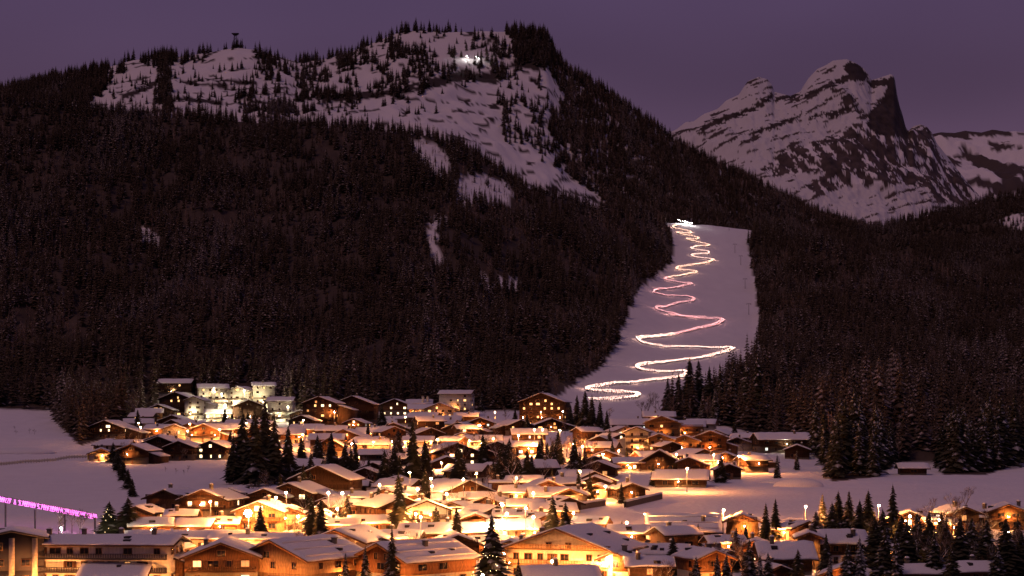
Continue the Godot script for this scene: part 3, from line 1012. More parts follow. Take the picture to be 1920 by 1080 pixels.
# ---------------------------------------------------------------- the village, house by house
func make_village():
	# front row, below the lookout
	H(15, 1100, 110, 108, "g", "d", 12, 0.05, "tall modern block with cream pilasters between dark panels at the lower corner", {"n": "apartment_block", "pitch": 12, "deep": 0.8, "po": 30, "pn": 2, "lo": 1, "off": 4.5, "bal": 0, "gap": 3.4, "pil": 1})
	H(192, 1098, 252, 92, "s", "k", -4, 0.12, "long white apartment block with dark balconies and four stone chimneys on its roof", {"n": "apartment_block", "pitch": 12, "deep": 0.42, "po": 34, "pn": 4, "lo": 1, "off": 4.5, "chim": 4, "bal": 2, "rail": "dark_panel", "gap": 2.6})
	H(288, 1072, 90, 62, "g", "o", -6, 0.1, "pale timber gable joined to the end of the long white apartment block", {"bal": 0, "pitch": 19})
	H(345, 1036, 210, 40, "s", "c", 0, 0.55, "long low building with a lit yellow window band behind the white apartment block", {"n": "shop_row", "po": 22, "pn": 3, "deep": 0.4, "pitch": 12})
	H(478, 1040, 150, 40, "s", "c", 0, 0.6, "flat shop row with lit fronts below the floodlit house", {"n": "shop_row", "po": 26, "pn": 3, "deep": 0.5, "pitch": 10})
	H(292, 1092, 42, 50, "g", "m", 0, 0.9, "small saw-tooth gable cottage, first beside the white apartment block", {"bal": 0})
	H(330, 1094, 42, 52, "g", "m", 0, 0.9, "small saw-tooth gable cottage, second beside the big wooden gable", {"bal": 0})
	H(412, 1098, 128, 84, "g", "m", 4, 0.45, "big brown wooden gable house with two bright windows in the front row", {"po": 50, "pn": 2, "lo": 1, "off": 4.5, })
	H(212, 1104, 105, 46, "s", "m", 0, 0.1, "low wooden hall with snowy arched eaves before the white apartment block", {"n": "hut"})
	H(560, 1100, 165, 90, "g", "o", -34, 0.04, "big orange house with a wide bare snow roof in the front row", {"po": 40, "pn": 2, "lo": 1, "off": 4.5, "bal": 0, "deep": 1.3, "gap": 5.0, "chim": 1, "guards": 1})
	H(650, 1050, 105, 60, "g", "c", -14, 0.15, "yellow plastered house with a broad low gable behind the big orange house", {"bal": 0, "po": 30, "deep": 1.4, "gap": 4.0})
	H(704, 1042, 38, 38, "g", "b", 20, 0.0, "narrow dark blue gable house with white ground floor", {})
	H(775, 1100, 150, 84, "g", "r", -46, 0.04, "orange house with a striped snow roof behind the slender front conifers", {"po": 40, "pn": 2, "lo": 1, "off": 4.5, "deep": 1.2, "gap": 4.5, "bal": 0, "guards": 1})
	H(852, 1050, 76, 50, "g", "w", 8, 0.1, "dark timber house with open balcony behind the striped snow roof", {"bal": 1})
	H(962, 1066, 56, 56, "g", "p", -8, 0.08, "brown gable over white ground floor next to the hotel", {"po": 12})
	H(1078, 1088, 200, 100, "g", "k", -22, 0.0, "large white hotel with three storeys of wooden balconies under a wide gable", {"n": "hotel", "bal": 3, "rail": "pale_wood", "deep": 1.0, "gap": 2.3, "gaps": 0.1, "chim": 2, "oh": 1.5, "po": 75, "pn": 2, "off": 5.0, "pitch": 20})
	H(1168, 1094, 55, 62, "g", "r", -24, 0.1, "orange wooden annex at the corner of the large white hotel", {"po": 70, "bal": 0})
	H(1050, 1112, 120, 36, "s", "w", 6, 0.0, "dark low roof in front of the hotel at the bottom edge", {"n": "barn"})
	H(1243, 1066, 84, 46, "s", "w", -8, 0.05, "snow covered dark house behind the red wooden gable beside the hotel", {})
	H(1218, 1102, 70, 58, "s", "p", 0, 0.1, "house with a deep snow roof directly right of the hotel annex", {"po": 40, "lo": 1, "off": 4.5, })
	H(1285, 1016, 118, 44, "s", "k", -4, 0.35, "long pale snow roof with snow guards above a lit yellow wall", {"deep": 0.95, "guards": 1, "pitch": 26, "po": 60, "chim": 2, "bal": 0})
	H(1396, 1010, 56, 48, "g", "o", -8, 0.1, "orange plaster chalet with shuttered windows below the bright lamp", {"po": 25, "bal": 1})
	H(1322, 1094, 66, 66, "g", "r", 22, 0.1, "red brown wooden house behind bare lit trees at the bottom", {"po": 50, "pn": 2, "lo": 1, "off": 4.5, })
	H(1474, 1078, 86, 62, "s", "w", 3, 0.0, "dark barn under a thick rounded snow roof in the lower village", {"n": "barn", "pitch": 33, "chim": 1, "bal": 0})
	H(1519, 1068, 38, 72, "g", "o", -6, 0.1, "narrow tall pale timber chalet beside the dark barn", {"bal": 0, "po": 8})
	H(1578, 1062, 76, 68, "s", "p", 6, 0.0, "house with a large grey snow roof among the lower conifers", {"pitch": 30})
	H(1502, 1012, 60, 38, "g", "w", 16, 0.0, "dark wooden chalet with a bright snow eave below the twin lamps", {})
	H(1464, 1012, 40, 32, "s", "c", 0, 0.9, "small building with a floodlit white front between conifers", {"n": "garage", "po": 45, "bal": 0})
	H(1800, 998, 56, 50, "g", "w", 10, 0.95, "dark chalet with three glowing gable windows at the quiet end of the village", {"bal": 0})
	H(1897, 992, 64, 50, "g", "o", -12, 0.2, "glowing pale timber chalet at the edge of the village meadow", {"po": 22})
	H(1858, 988, 64, 26, "s", "w", 0, 0.0, "low shed with a bright snow roof beside the glowing timber chalet", {"n": "barn"})
	H(1712, 990, 48, 34, "g", "w", -14, 0.7, "small brown chalet with one very bright window behind the tall dark conifer", {"po": 14})
	H(1765, 1002, 44, 24, "s", "r", 0, 0.7, "low lit terrace building between two brown chalets", {"po": 12, "pn": 2})
	H(1838, 1094, 74, 34, "s", "w", 8, 0.0, "small snow roofed hut at the bottom corner below the dark thicket", {"n": "hut"})
	H(1592, 1102, 74, 44, "g", "r", -16, 0.0, "orange gable among conifers at the bottom edge of the lower village", {"po": 50, "lo": 1, "off": 4.5, "bal": 0})
	H(1730, 1098, 66, 38, "s", "w", -5, 0.0, "brown house hidden behind dark trees near the bottom", {})
	# second band, left to right
	H(322, 960, 68, 44, "g", "m", -14, 0.55, "wooden chalet with a tall lit stairwell at the end of the row", {"bal": 1, "glow": "lit_window_white"})
	H(392, 970, 86, 54, "g", "m", -10, 0.75, "wooden chalet with many lit windows second in the row", {"bal": 2, "glow": "lit_window_white", "po": 12})
	H(438, 956, 66, 44, "g", "m", -8, 0.25, "reddish chalet behind the starlit floodlight house", {"bal": 1})
	H(502, 958, 72, 44, "g", "m", -6, 0.2, "wooden chalet above the glowing timber house", {"bal": 1})
	H(556, 954, 78, 50, "g", "m", -14, 0.5, "brown chalet with four square lit windows below the big dark barn", {"bal": 1, "glow": "lit_window_white"})
	H(607, 936, 100, 64, "g", "w", -8, 0.0, "huge unlit dark barn with a wide gable", {"n": "barn", "bal": 0, "pitch": 24, "gaps": 0.8})
	H(492, 996, 84, 58, "g", "o", -6, 0.3, "pale timber house glaring under the strongest floodlight", {"po": 40, "off": 3.5, "bal": 1})
	H(540, 992, 54, 44, "g", "c", 4, 0.8, "small lit gable house beside the floodlit timber house", {"po": 26, "bal": 1})
	H(600, 998, 58, 42, "g", "k", -4, 0.2, "dark pointed gable over a blazing white ground floor", {"po": 60, "bal": 0, "pitch": 30})
	H(663, 926, 38, 20, "s", "w", 0, 0.0, "small shed with a bright flat snow roof, upper of two stacked roofs", {"n": "hut"})
	H(666, 950, 44, 26, "s", "m", 0, 0.4, "small chalet with lit windows, lower of two stacked roofs", {"bal": 0, "po": 8})
	H(728, 990, 84, 60, "g", "m", 26, 0.4, "long orange chalet turned sideways beside the round clipped tree", {"po": 40, "deep": 1.3})
	H(794, 990, 76, 54, "g", "k", 8, 0.45, "cream gabled house with a bright star lamp on its front", {"po": 36, "bal": 1})
	H(848, 938, 92, 38, "g", "m", 34, 0.25, "wide wooden chalet with long eaves above the old centre", {"deep": 1.0, "po": 10})
	H(840, 954, 44, 22, "s", "w", 0, 0.3, "low dark house under the wide wooden chalet", {"po": 10})
	H(938, 934, 26, 34, "s", "r", 0, 0.0, "narrow red brown tower house beside the lamp", {"pitch": 8, "bal": 0})
	H(974, 942, 56, 32, "s", "k", -5, 0.6, "pale house with snow roof under the orange lamp", {"po": 40, "bal": 0})
	H(985, 966, 54, 26, "s", "g", 0, 0.3, "dull green fronted building in the old centre", {"po": 40, "pn": 2, "bal": 0})
	H(1040, 948, 78, 34, "s", "m", 4, 0.35, "long wooden house with a lit porch by the walled garden", {"po": 14, "bal": 0})
	H(1072, 950, 50, 36, "g", "c", -6, 0.45, "cream gabled chalet with two large windows by the walled garden", {"po": 12})
	H(1036, 976, 70, 30, "s", "o", 6, 0.1, "orange walled house with low snow roof at the edge of the snowfield", {"po": 40, "bal": 0})
	H(895, 952, 50, 24, "s", "c", 6, 0.3, "snow roofed house in the old centre, uppermost of its cluster", {"po": 12})
	H(906, 980, 52, 34, "g", "m", 38, 0.1, "brown chalet with a long tilted snow roof in the old centre", {"deep": 1.2})
	H(960, 986, 52, 24, "s", "c", -6, 0.3, "pale low house in the middle of the old centre", {"po": 26, "bal": 0})
	H(1012, 994, 48, 26, "g", "m", 24, 0.1, "small brown chalet at the lower edge of the old centre", {"po": 16})
	H(1046, 1004, 40, 26, "s", "w", 0, 0.0, "dark box shaped house behind the hotel ridge", {"pitch": 8, "bal": 0})
	H(962, 1012, 80, 34, "s", "c", 4, 0.6, "long lit house with three shuttered windows above the brown gable", {"po": 40, "pn": 2, "bal": 0})
	H(894, 992, 44, 26, "g", "o", -4, 0.2, "small bright orange gable behind the big decorated conifer", {"po": 20})
	H(836, 974, 38, 36, "g", "c", 18, 0.4, "narrow cream house next to the bright white garage", {"po": 20})
	H(862, 974, 30, 34, "s", "k", 0, 0.6, "small square house with a blazing white wall", {"po": 60, "bal": 0})
	H(866, 1018, 80, 30, "s", "p", 6, 0.1, "broad snow roof in front of the small orange gable", {"po": 30, "deep": 0.8})
	H(800, 1020, 84, 26, "s", "m", -6, 0.0, "wide shed roof under snow below the cream gabled house", {"n": "barn", "deep": 0.8})
	H(1124, 934, 34, 28, "g", "c", -14, 0.3, "lit garage house on the lane at the snowfield", {"n": "garage", "po": 40, "bal": 0})
	H(1151, 934, 20, 24, "g", "w", 0, 0.0, "tiny dark hut between the lit garage and the dark chalet", {"n": "hut"})
	H(1181, 938, 46, 34, "g", "w", 6, 0.0, "dark shingled chalet behind the lane wall", {"po": 5})
	H(1120, 880, 52, 26, "g", "w", -8, 0.5, "dark chalet with three small lit windows, upper of two", {"bal": 0})
	H(1127, 896, 54, 32, "g", "w", -10, 0.6, "dark chalet with a row of lit windows, lower of two", {"bal": 0})
	H(1240, 884, 60, 42, "g", "p", -6, 0.2, "dark pyramid roofed house with white ground floor below the residence", {"po": 10, "bal": 0, "pitch": 30})
	H(1280, 914, 84, 32, "s", "w", -8, 0.0, "long dark farmhouse right under the star shaped street lamp", {"po": 6})
	H(1428, 878, 50, 22, "s", "m", -3, 0.75, "long low bungalow with lit windows on the snowfield edge", {"glow": "lit_window_white", "bal": 0, "chim": 0})
	H(1366, 899, 40, 30, "g", "w", 0, 0.5, "small dark house with one white window behind the dark spruce", {})
	H(1468, 850, 86, 38, "s", "w", 6, 0.12, "big dark chalet with two roofs at the edge of the wood", {"chim": 1, "lamp": "white_lamp", "po": 3})
	H(1498, 860, 40, 28, "g", "w", -10, 0.8, "small brown chalet with a bright side window by the wood", {"glow": "lit_window_white", "bal": 0})
	H(1714, 890, 42, 22, "s", "w", -4, 0.0, "lonely dark hay shed in the clearing of the wood", {"n": "hut", "chim": 0})
	# upper village, left
	H(203, 824, 62, 36, "g", "w", -8, 0.5, "dark chalet with four lit windows alone at the forest edge", {"glow": "lit_window_white", "bal": 1})
	H(254, 870, 52, 38, "g", "w", -10, 0.1, "brown chalet lit by one strong wall lamp above the meadow", {"po": 20})
	H(304, 860, 54, 44, "g", "w", -8, 0.2, "dark chalet with two small lights, second above the meadow", {"bal": 1})
	H(340, 864, 50, 38, "g", "w", -6, 0.15, "dark chalet with tall pale shutters, third above the meadow", {"bal": 1})
	H(402, 862, 56, 36, "g", "w", -10, 0.85, "dark chalet with two rows of glowing windows above the snowy bank", {"glow": "lit_window_white"})
	H(392, 830, 50, 36, "g", "r", -16, 0.3, "orange lit chalet under the white terraced houses", {"po": 26, "pn": 2})
	H(436, 826, 50, 34, "s", "r", 0, 0.4, "red brown row house with a dark window grid under the terraces", {"po": 20})
	H(328, 748, 54, 34, "s", "p", -4, 0.4, "highest pale house of the terraces, beside the forest", {"lamp": "white_lamp", "po": 14, "bal": 1})
	H(334, 782, 56, 46, "g", "w", -10, 0.5, "dark gable with three lit windows against the white terraces", {})
	H(396, 764, 48, 44, "s", "k", 14, 0.4, "white terraced house with wooden balconies under a starry lamp", {"lamp": "white_lamp", "po": 50, "pn": 2, "off": 4, "bal": 2})
	H(452, 766, 36, 42, "g", "k", -16, 0.3, "white terraced gable house under the starry lamp", {"lamp": "white_lamp", "po": 50, "off": 4, "bal": 2})
	H(492, 764, 36, 48, "s", "k", 12, 0.3, "highest and narrowest white terraced house with a flat snowy roof", {"lamp": "white_lamp", "po": 40, "off": 4, "bal": 2})
	H(368, 786, 32, 44, "g", "k", -10, 0.3, "white terraced house beside the dark gable", {"lamp": "white_lamp", "po": 60, "off": 4, "bal": 1})
	H(408, 794, 40, 28, "s", "k", 6, 0.4, "low white terraced house over a long lit wall", {"lamp": "white_lamp", "po": 70, "pn": 2, "off": 4, "bal": 1})
	H(460, 794, 48, 44, "g", "p", 14, 0.1, "snow roofed house in shade below the white terraced gable", {"lamp": "white_lamp", "po": 20, "bal": 1})
	H(526, 792, 40, 48, "s", "k", -4, 0.3, "narrow tall white house at the end of the terraces", {"lamp": "white_lamp", "po": 22, "bal": 2})
	# upper village, centre
	H(604, 804, 56, 60, "g", "w", -10, 0.5, "tall dark chalet with stacked lit windows under a lamp", {"po": 20, "bal": 2})
	H(664, 796, 70, 54, "g", "w", -6, 0.06, "large dark chalet with broad gable at the forest edge", {"bal": 2})
	H(742, 780, 50, 32, "g", "m", -4, 0.9, "chalet with a glowing arched gable window", {"glow": "lit_window_white", "bal": 0})
	H(786, 772, 40, 24, "s", "m", 0, 0.7, "low lit cabin beside the twin white chimneys", {"po": 14, "bal": 0})
	H(800, 792, 60, 34, "s", "c", 3, 0.7, "floodlit yellow building with dark upper windows", {"po": 50, "pn": 2, "bal": 0})
	H(826, 794, 50, 38, "g", "c", -3, 0.7, "glowing front gable of the floodlit yellow building", {"po": 40, "bal": 0})
	H(856, 780, 52, 48, "s", "k", -10, 0.25, "pale tower like house with raised snow roof behind the floodlit building", {"pitch": 17, "bal": 1, "po": 20})
	H(874, 798, 36, 26, "s", "w", 0, 0.0, "little dark house with snow roof below the pale tower house", {})
	H(866, 818, 52, 28, "g", "w", -12, 0.0, "dark sloping roof above the blazing road", {"bal": 0})
	H(866, 834, 22, 24, "g", "k", 0, 0.5, "tiny white chapel like house on the blazing road", {"po": 26, "bal": 0})
	H(845, 874, 78, 44, "g", "w", 16, 0.5, "big dark chalet with paired glowing lamps below the blazing road", {"glow": "lit_window_white", "po": 14})
	H(530, 832, 64, 30, "s", "r", 4, 0.4, "low red lit house left of the star lamp", {"po": 26, "pn": 2, "bal": 0})
	H(575, 818, 50, 24, "s", "r", -6, 0.3, "red brown house behind the star lamp", {"po": 14, "bal": 0})
	H(650, 836, 58, 32, "g", "m", -8, 0.7, "chalet with a bowed snow roof and lit windows on the white road", {"po": 30})
	H(618, 855, 46, 36, "g", "w", 0, 0.0, "small unlit dark chalet at the end of the white road", {"bal": 0, "pitch": 30})
	H(700, 864, 44, 18, "s", "w", 0, 0.0, "dark shed with a bright rectangular snow roof", {"n": "hut", "chim": 0})
	H(702, 898, 40, 32, "g", "w", -4, 0.9, "small dark chalet with five lit windows by the tall spruce", {"glow": "lit_window_white", "bal": 0})
	H(700, 820, 54, 20, "s", "r", -5, 0.2, "low brown house with reddish walls on the upper lane", {"po": 18})
	H(622, 820, 46, 24, "s", "w", -4, 0.0, "dark roofed shed beside the star lamp", {"n": "barn"})
	H(738, 812, 36, 20, "g", "w", 0, 0.2, "dark cottage on the lane below the arched gable chalet", {"po": 16})
	H(668, 808, 36, 24, "g", "m", -10, 0.6, "small lit cottage in front of the large dark chalet", {"po": 22})
	H(784, 838, 46, 18, "s", "k", 0, 0.6, "low bright wall of shops beside the tall spruce", {"n": "shop_row", "po": 50, "pn": 2})
	H(905, 838, 60, 20, "s", "k", 0, 0.8, "long blazing shop front on the upper road", {"n": "shop_row", "po": 60, "pn": 3})
	H(1022, 794, 76, 58, "g", "w", -14, 0.4, "large lodge with many lights at the foot of the piste", {"n": "lodge", "bal": 2, "po": 12, "pn": 3})
	H(1032, 808, 56, 24, "g", "w", 4, 0.2, "dark annex roof in front of the large lodge", {"po": 6})
	H(988, 854, 44, 28, "s", "m", -3, 0.8, "small lit house with three square windows among the bright trees", {"po": 30, "bal": 0})
	H(938, 864, 44, 38, "g", "w", -10, 0.15, "dark narrow house behind the pair of spruces", {"bal": 0})
	H(1008, 896, 54, 34, "s", "w", 14, 0.0, "unlit dark house with a long grey snow roof", {"pitch": 26})
	H(985, 920, 54, 26, "s", "w", -12, 0.0, "low dark barn above the orange lamp house", {"n": "barn"})
	# the residence under the piste
	H(1186, 818, 66, 34, "s", "w", -4, 0.1, "long dark building with a wide snow roof under the piste", {"n": "apartment_block", "bal": 0})
	H(1237, 796, 50, 26, "s", "c", -3, 0.4, "topmost yellow lit house of the residence", {"po": 26, "bal": 0})
	H(1246, 830, 56, 50, "g", "o", -10, 0.2, "central gable of the residence with dark balconies", {"n": "apartment_block", "bal": 3, "po": 30, "off": 3})
	H(1290, 826, 56, 38, "s", "o", -6, 0.1, "long wing of the residence with a snow roof", {"n": "apartment_block", "bal": 2, "po": 20})
	H(1198, 856, 38, 56, "g", "k", -10, 0.2, "narrow tall gable of the residence with a bright white side", {"n": "apartment_block", "bal": 3, "po": 60, "off": 3})
	H(1240, 856, 50, 44, "g", "o", -8, 0.5, "residence gable with a pair of lit windows", {"n": "apartment_block", "bal": 2, "po": 26})
	H(1287, 856, 48, 40, "g", "o", -8, 0.3, "residence gable with a single big lit window", {"n": "apartment_block", "bal": 1, "po": 26})
	H(1336, 856, 52, 48, "g", "r", -8, 0.15, "end gable of the residence with a floodlit corner", {"n": "apartment_block", "bal": 3, "po": 36, "off": 2.5})
	H(1318, 876, 54, 15, "s", "c", 0, 0.9, "low lit arcade of shops in front of the residence", {"n": "shop_row", "po": 40, "pn": 3})
	H(1364, 866, 30, 20, "g", "m", -12, 0.1, "small cottage with a bright snow roof by the twin street lamps", {"po": 30})
	# further roofs of the old centre and the upper lanes
	H(925, 960, 46, 24, "g", "w", -20, 0.2, "dark gabled house wedged in the lane of the old centre", {"po": 18})
	H(870, 930, 46, 26, "s", "m", 8, 0.2, "brown house behind the wide wooden chalet in the old centre", {"po": 14, "bal": 0})
	H(760, 944, 56, 30, "s", "r", -6, 0.3, "reddish long house above the cream gabled house", {"po": 24, "bal": 0})
	H(715, 944, 46, 28, "g", "m", 10, 0.4, "wooden house in the yard above the long orange chalet", {"po": 24})
	H(690, 1000, 60, 32, "s", "c", 6, 0.4, "cream low house beside the rounded clipped evergreen", {"po": 34, "bal": 0})
	H(750, 1030, 64, 34, "s", "k", -8, 0.3, "white walled house below the cream gabled house", {"po": 34, "bal": 0})
	H(915, 1040, 60, 30, "s", "m", 4, 0.3, "brown house with snow roof left of the big decorated conifer", {"po": 24, "bal": 0})
	H(1005, 1046, 60, 32, "g", "m", 16, 0.2, "wooden house behind the wooden gable of the hotel", {"po": 24})
	H(1180, 1020, 60, 30, "s", "w", -6, 0.1, "dark house with snow roof behind the hotel annex", {"po": 26, "bal": 0})
	H(1360, 1040, 56, 36, "s", "o", 10, 0.2, "orange house under snow below the orange plaster chalet", {"po": 26, "bal": 0})
	H(1420, 1046, 50, 30, "g", "r", -12, 0.3, "red brown gable behind the dark barn", {"po": 22, "bal": 0})
	H(640, 1004, 50, 30, "s", "r", 0, 0.2, "low reddish house beside the dark pointed gable", {"po": 30, "bal": 0})
	H(360, 1006, 60, 26, "s", "m", -6, 0.2, "snow covered shed row in front of the many windowed chalet", {"n": "barn", "po": 14})
	H(338, 985, 44, 24, "s", "w", 4, 0.0, "small hut with a bright snow roof below the chalet row", {"n": "hut"})
	H(418, 1000, 44, 28, "s", "r", 0, 0.5, "low lit house left of the glaring timber house", {"po": 24, "bal": 0})
	H(575, 880, 40, 22, "s", "w", -8, 0.0, "dark shed above the huge dark barn", {"n": "hut"})
	H(640, 880, 38, 22, "g", "w", 6, 0.0, "dark little hut between the barn and the small lit chalet", {"n": "hut"})
	H(745, 872, 40, 24, "s", "w", 0, 0.0, "unlit shed left of the tall spruce", {"n": "hut"})
	H(905, 868, 46, 28, "g", "w", 8, 0.1, "dark chalet among the bare trees below the blazing road", {})
	H(800, 906, 50, 24, "s", "w", -8, 0.1, "dark long house right of the tall spruce", {"po": 8})
	H(1080, 906, 50, 26, "s", "w", 8, 0.1, "dark house with snow roof below the bright bare trees", {"po": 10})
	H(1140, 868, 40, 24, "g", "m", -8, 0.4, "small brown house on the road before the residence", {"po": 24})
	H(1178, 884, 44, 26, "s", "r", 4, 0.3, "low reddish house below the residence entrance", {"po": 24, "bal": 0})
	H(955, 812, 48, 24, "s", "w", -4, 0.2, "dark house on the road bend below the forest", {"po": 18})
	H(905, 812, 44, 28, "g", "m", -8, 0.3, "small wooden chalet under the bend lamp", {"po": 26})
	H(480, 836, 50, 30, "g", "w", -6, 0.2, "dark chalet behind the tall spruce clump", {"po": 14})
	H(455, 812, 54, 26, "s", "r", -4, 0.4, "reddish house on the lane below the white terraces", {"po": 30, "bal": 0})
	H(560, 792, 34, 24, "g", "w", 8, 0.2, "dark little chalet beside the narrow tall white house", {"lamp": "white_lamp", "po": 14})
	# nameless roofs that fill the gaps of the village
	var lanes := [[170, 1130, 790, 880, 34, 54, 24, 36, "small dark chalet packed among the upper lanes", "chalets of the upper lanes", 34], [560, 1120, 880, 1030, 44, 66, 28, 40, "snow roofed house packed among the lanes of the old centre", "houses of the old centre", 24], [1120, 1420, 815, 905, 34, 50, 24, 34, "brown chalet packed below the residence", "chalets below the residence", 16], [1180, 1700, 1010, 1100, 54, 80, 40, 56, "snow roofed house among the conifers of the lower village", "houses of the lower village", 16], [260, 560, 970, 1050, 50, 70, 30, 42, "snow roofed house among the front rows", "houses of the front rows", 12]]
	for L in lanes:
		var made := 0
		for i in 900:
			if made >= L[10]: break
			var px := rng.randf_range(L[0], L[1])
			var py := rng.randf_range(L[2], L[3])
			if py < edge_row(px) + 22 or (px < 430 and py > 872 and py < 960): continue
			if in_belt(px, py) and rng.randf() < 0.8: continue
			var D := at_pixel_row(px, py)
			var pw := rng.randf_range(L[4], L[5])
			if near_house(px, D, 15.0, 13.0) or near_house(px + pw * 0.4, D, 15.0, 13.0) or near_house(px - pw * 0.4, D, 15.0, 13.0): continue
			var hides := false
			for l in lamp_spots:
				if absf(l.x - px) < pw * 0.65 and py > l.y - 4 and py < l.y + 40: hides = true
			if hides: continue
			made += 1
			var o := {"sd": i}
			if rng.randf() < 0.15: o.po = rng.randf_range(8, 20)
			var sty: String = "wwmmrpc"[rng.randi() % 7]
			var tone: String = {"w": "dark timber", "m": "brown", "r": "reddish", "p": "white based", "c": "plastered"}[sty]
			H(px, py, pw, rng.randf_range(L[6], L[7]), "g" if rng.randf() < 0.55 else "s", sty, rng.randf_range(-30, 30), rng.randf_range(0.05, 0.45), tone + " house " + beside(px, D), o.merged({"group": L[9]}))
	# twin chimneys stand on a stack of their own
	for k in 2:
		var p := ground_at(793 + k * 9, 772)
		var o := thing("factory_chimney", p, ["slim white chimney, first of a pair beside the lit cabin", "slim white chimney, second of a pair next to the floodlit building"][k], "chimney", "twin white chimneys")
		var st := begin()
		box(st, Vector3(0, 4.5, 0), Vector3(1.5, 11, 1.5))
		put("shaft", done(st, M.white_plaster), null, o)
		st = begin()
		box(st, Vector3(0, 10.2, 0), Vector3(1.8, 0.4, 1.8))
		put("chimney_cap", done(st, M.stone), null, o)

const NTH := ["first", "second", "third", "fourth", "fifth", "sixth", "seventh", "eighth", "ninth", "tenth"]

func in_belt(px: float, py: float) -> bool:
	# the dark, wooded belt between the upper and the lower village
	return px > 560 and px < 1110 and py > 862 + (px - 560) * 0.012 and py < 918

func make_lamps():
	street_lamp(1087, 884, 930, 60, "tall orange street lamp beside the dark spruce above the walled garden")
	street_lamp(1181, 876, 912, 50, "street lamp on the lane below the residence")
	street_lamp(1288, 878, 918, 130, "star bright street lamp over the long dark farmhouse")
	street_lamp(1356, 957, 1000, 220, "brightest street lamp at the edge of the snowfield above the orange chalet")
	street_lamp(1510, 950, 990, 90, "street lamp above the dark wooden chalet at the lower snowfield")
	street_lamp(1647, 948, 985, 90, "orange street lamp beside the tallest dark conifer")
	street_lamp(1210, 964, 1000, 50, "pale street lamp alone on the snowfield path")
	street_lamp(1338, 854, 880, 80, "street lamp in front of the end gable of the residence")
	street_lamp(1385, 856, 882, 150, "star bright street lamp at the road end by the wood")
	street_lamp(1705, 993, 1030, 20, "small street lamp in the thicket below the tall conifer")
	street_lamp(1889, 996, 1035, 14, "dim street lamp among bare trees at the village end")
	street_lamp(1705, 968, 995, 18, "street lamp before the brown chalet with the bright window")
	street_lamp(568, 815, 838, 260, "star bright street lamp on the red lit upper lane")
	street_lamp(627, 752, 800, 50, "lamp between the tall dark chalet and the large dark chalet")
	street_lamp(928, 772, 795, 260, "star bright street lamp on the bend below the forest")
	street_lamp(898, 796, 818, 110, "street lamp above the blazing road")
	street_lamp(760, 782, 815, 110, "street lamp above the tall spruce")
	street_lamp(968, 897, 918, 90, "orange lamp above the pale house in the old centre")
	street_lamp(828, 868, 900, 50, "lamp below the big dark chalet with paired lamps")
	street_lamp(590, 909, 940, 70, "lamp on the corner of the huge dark barn")
	street_lamp(466, 962, 1006, 620, "strongest floodlight in front of the glaring timber house")
	street_lamp(780, 964, 1000, 120, "star shaped lamp before the cream gabled house")
	street_lamp(633, 954, 990, 70, "lamp beside the round clipped tree")
	street_lamp(935, 978, 1012, 90, "white lamp behind the big decorated conifer", "white_lamp")
	street_lamp(1139, 1054, 1090, 320, "blinding lamp at the corner of the hotel")
	street_lamp(905, 1078, 1124, 60, "low lamp at the foot of the big decorated conifer")
	street_lamp(1035, 1052, 1092, 70, "lamp before the hotel's wooden gable")
	street_lamp(1220, 1056, 1092, 60, "round lamp in the garden right of the hotel", "white_lamp")
	street_lamp(116, 990, 1022, 60, "round lamp over the chimneys of the white apartment block", "white_lamp")
	street_lamp(425, 1015, 1048, 60, "lamp in the shop row below the floodlit house")
	street_lamp(1014, 772, 792, 40, "lamp at the corner of the lodge under the piste")
	street_lamp(1055, 772, 794, 24, "small lamp behind the lodge under the piste")
	street_lamp(1002, 806, 838, 70, "left lamp of the pair above the bright trees")
	street_lamp(1017, 807, 838, 90, "right lamp of the pair above the bright trees")
	street_lamp(1050, 808, 836, 70, "lamp over the blazing bare trees")
	street_lamp(1075, 834, 856, 200, "lamp inside the blazing bare trees")
	street_lamp(1092, 838, 858, 160, "second lamp inside the blazing bare trees")
	street_lamp(972, 816, 838, 150, "lamp behind the small lit house on the blazing road")
	street_lamp(1000, 832, 850, 150, "lamp beside the small lit house on the blazing road")
	street_lamp(1130, 852, 872, 90, "lamp on the road between bare trees and residence")
	street_lamp(1160, 846, 870, 90, "lamp at the entrance of the residence")
	street_lamp(1215, 858, 878, 90, "lamp in the residence forecourt")
	street_lamp(1268, 852, 874, 90, "lamp under the residence gable with one lit window")
	street_lamp(402, 728, 760, 110, "starry lamp at the top of the white terraces", "white_lamp")
	street_lamp(416, 738, 772, 200, "brightest lamp of the white terraces", "white_lamp")
	street_lamp(458, 730, 766, 200, "starry lamp over the widest terraced house", "white_lamp")
	street_lamp(422, 760, 790, 110, "lamp in the courtyard of the white terraces", "white_lamp")
	street_lamp(540, 752, 790, 34, "lamp beside the narrow tall white house", "white_lamp")
	street_lamp(352, 810, 832, 110, "orange lamp on the lane under the terraces")
	street_lamp(412, 806, 828, 60, "orange lamp in front of the red brown row house")
	street_lamp(660, 832, 852, 160, "lamp beside the bowed snow roof on the white road")
	street_lamp(700, 828, 852, 160, "lamp at the middle of the white road")
	street_lamp(735, 826, 850, 130, "lamp at the end of the white road")
	street_lamp(820, 824, 842, 130, "first lamp of the blazing road")
	street_lamp(880, 826, 842, 110, "second lamp of the blazing road")
	street_lamp(925, 822, 842, 110, "third lamp of the blazing road")
	street_lamp(800, 846, 870, 60, "lamp on the slope beside the tall spruce")
	street_lamp(760, 936, 962, 70, "lamp above the long orange chalet")
	street_lamp(700, 948, 972, 70, "lamp in the yard above the round clipped tree")
	street_lamp(810, 912, 936, 60, "lamp at the eaves of the wide wooden chalet")
	street_lamp(1000, 925, 948, 90, "lamp on the square of the old centre")
	street_lamp(940, 946, 966, 70, "lamp in the narrow lane of the old centre")
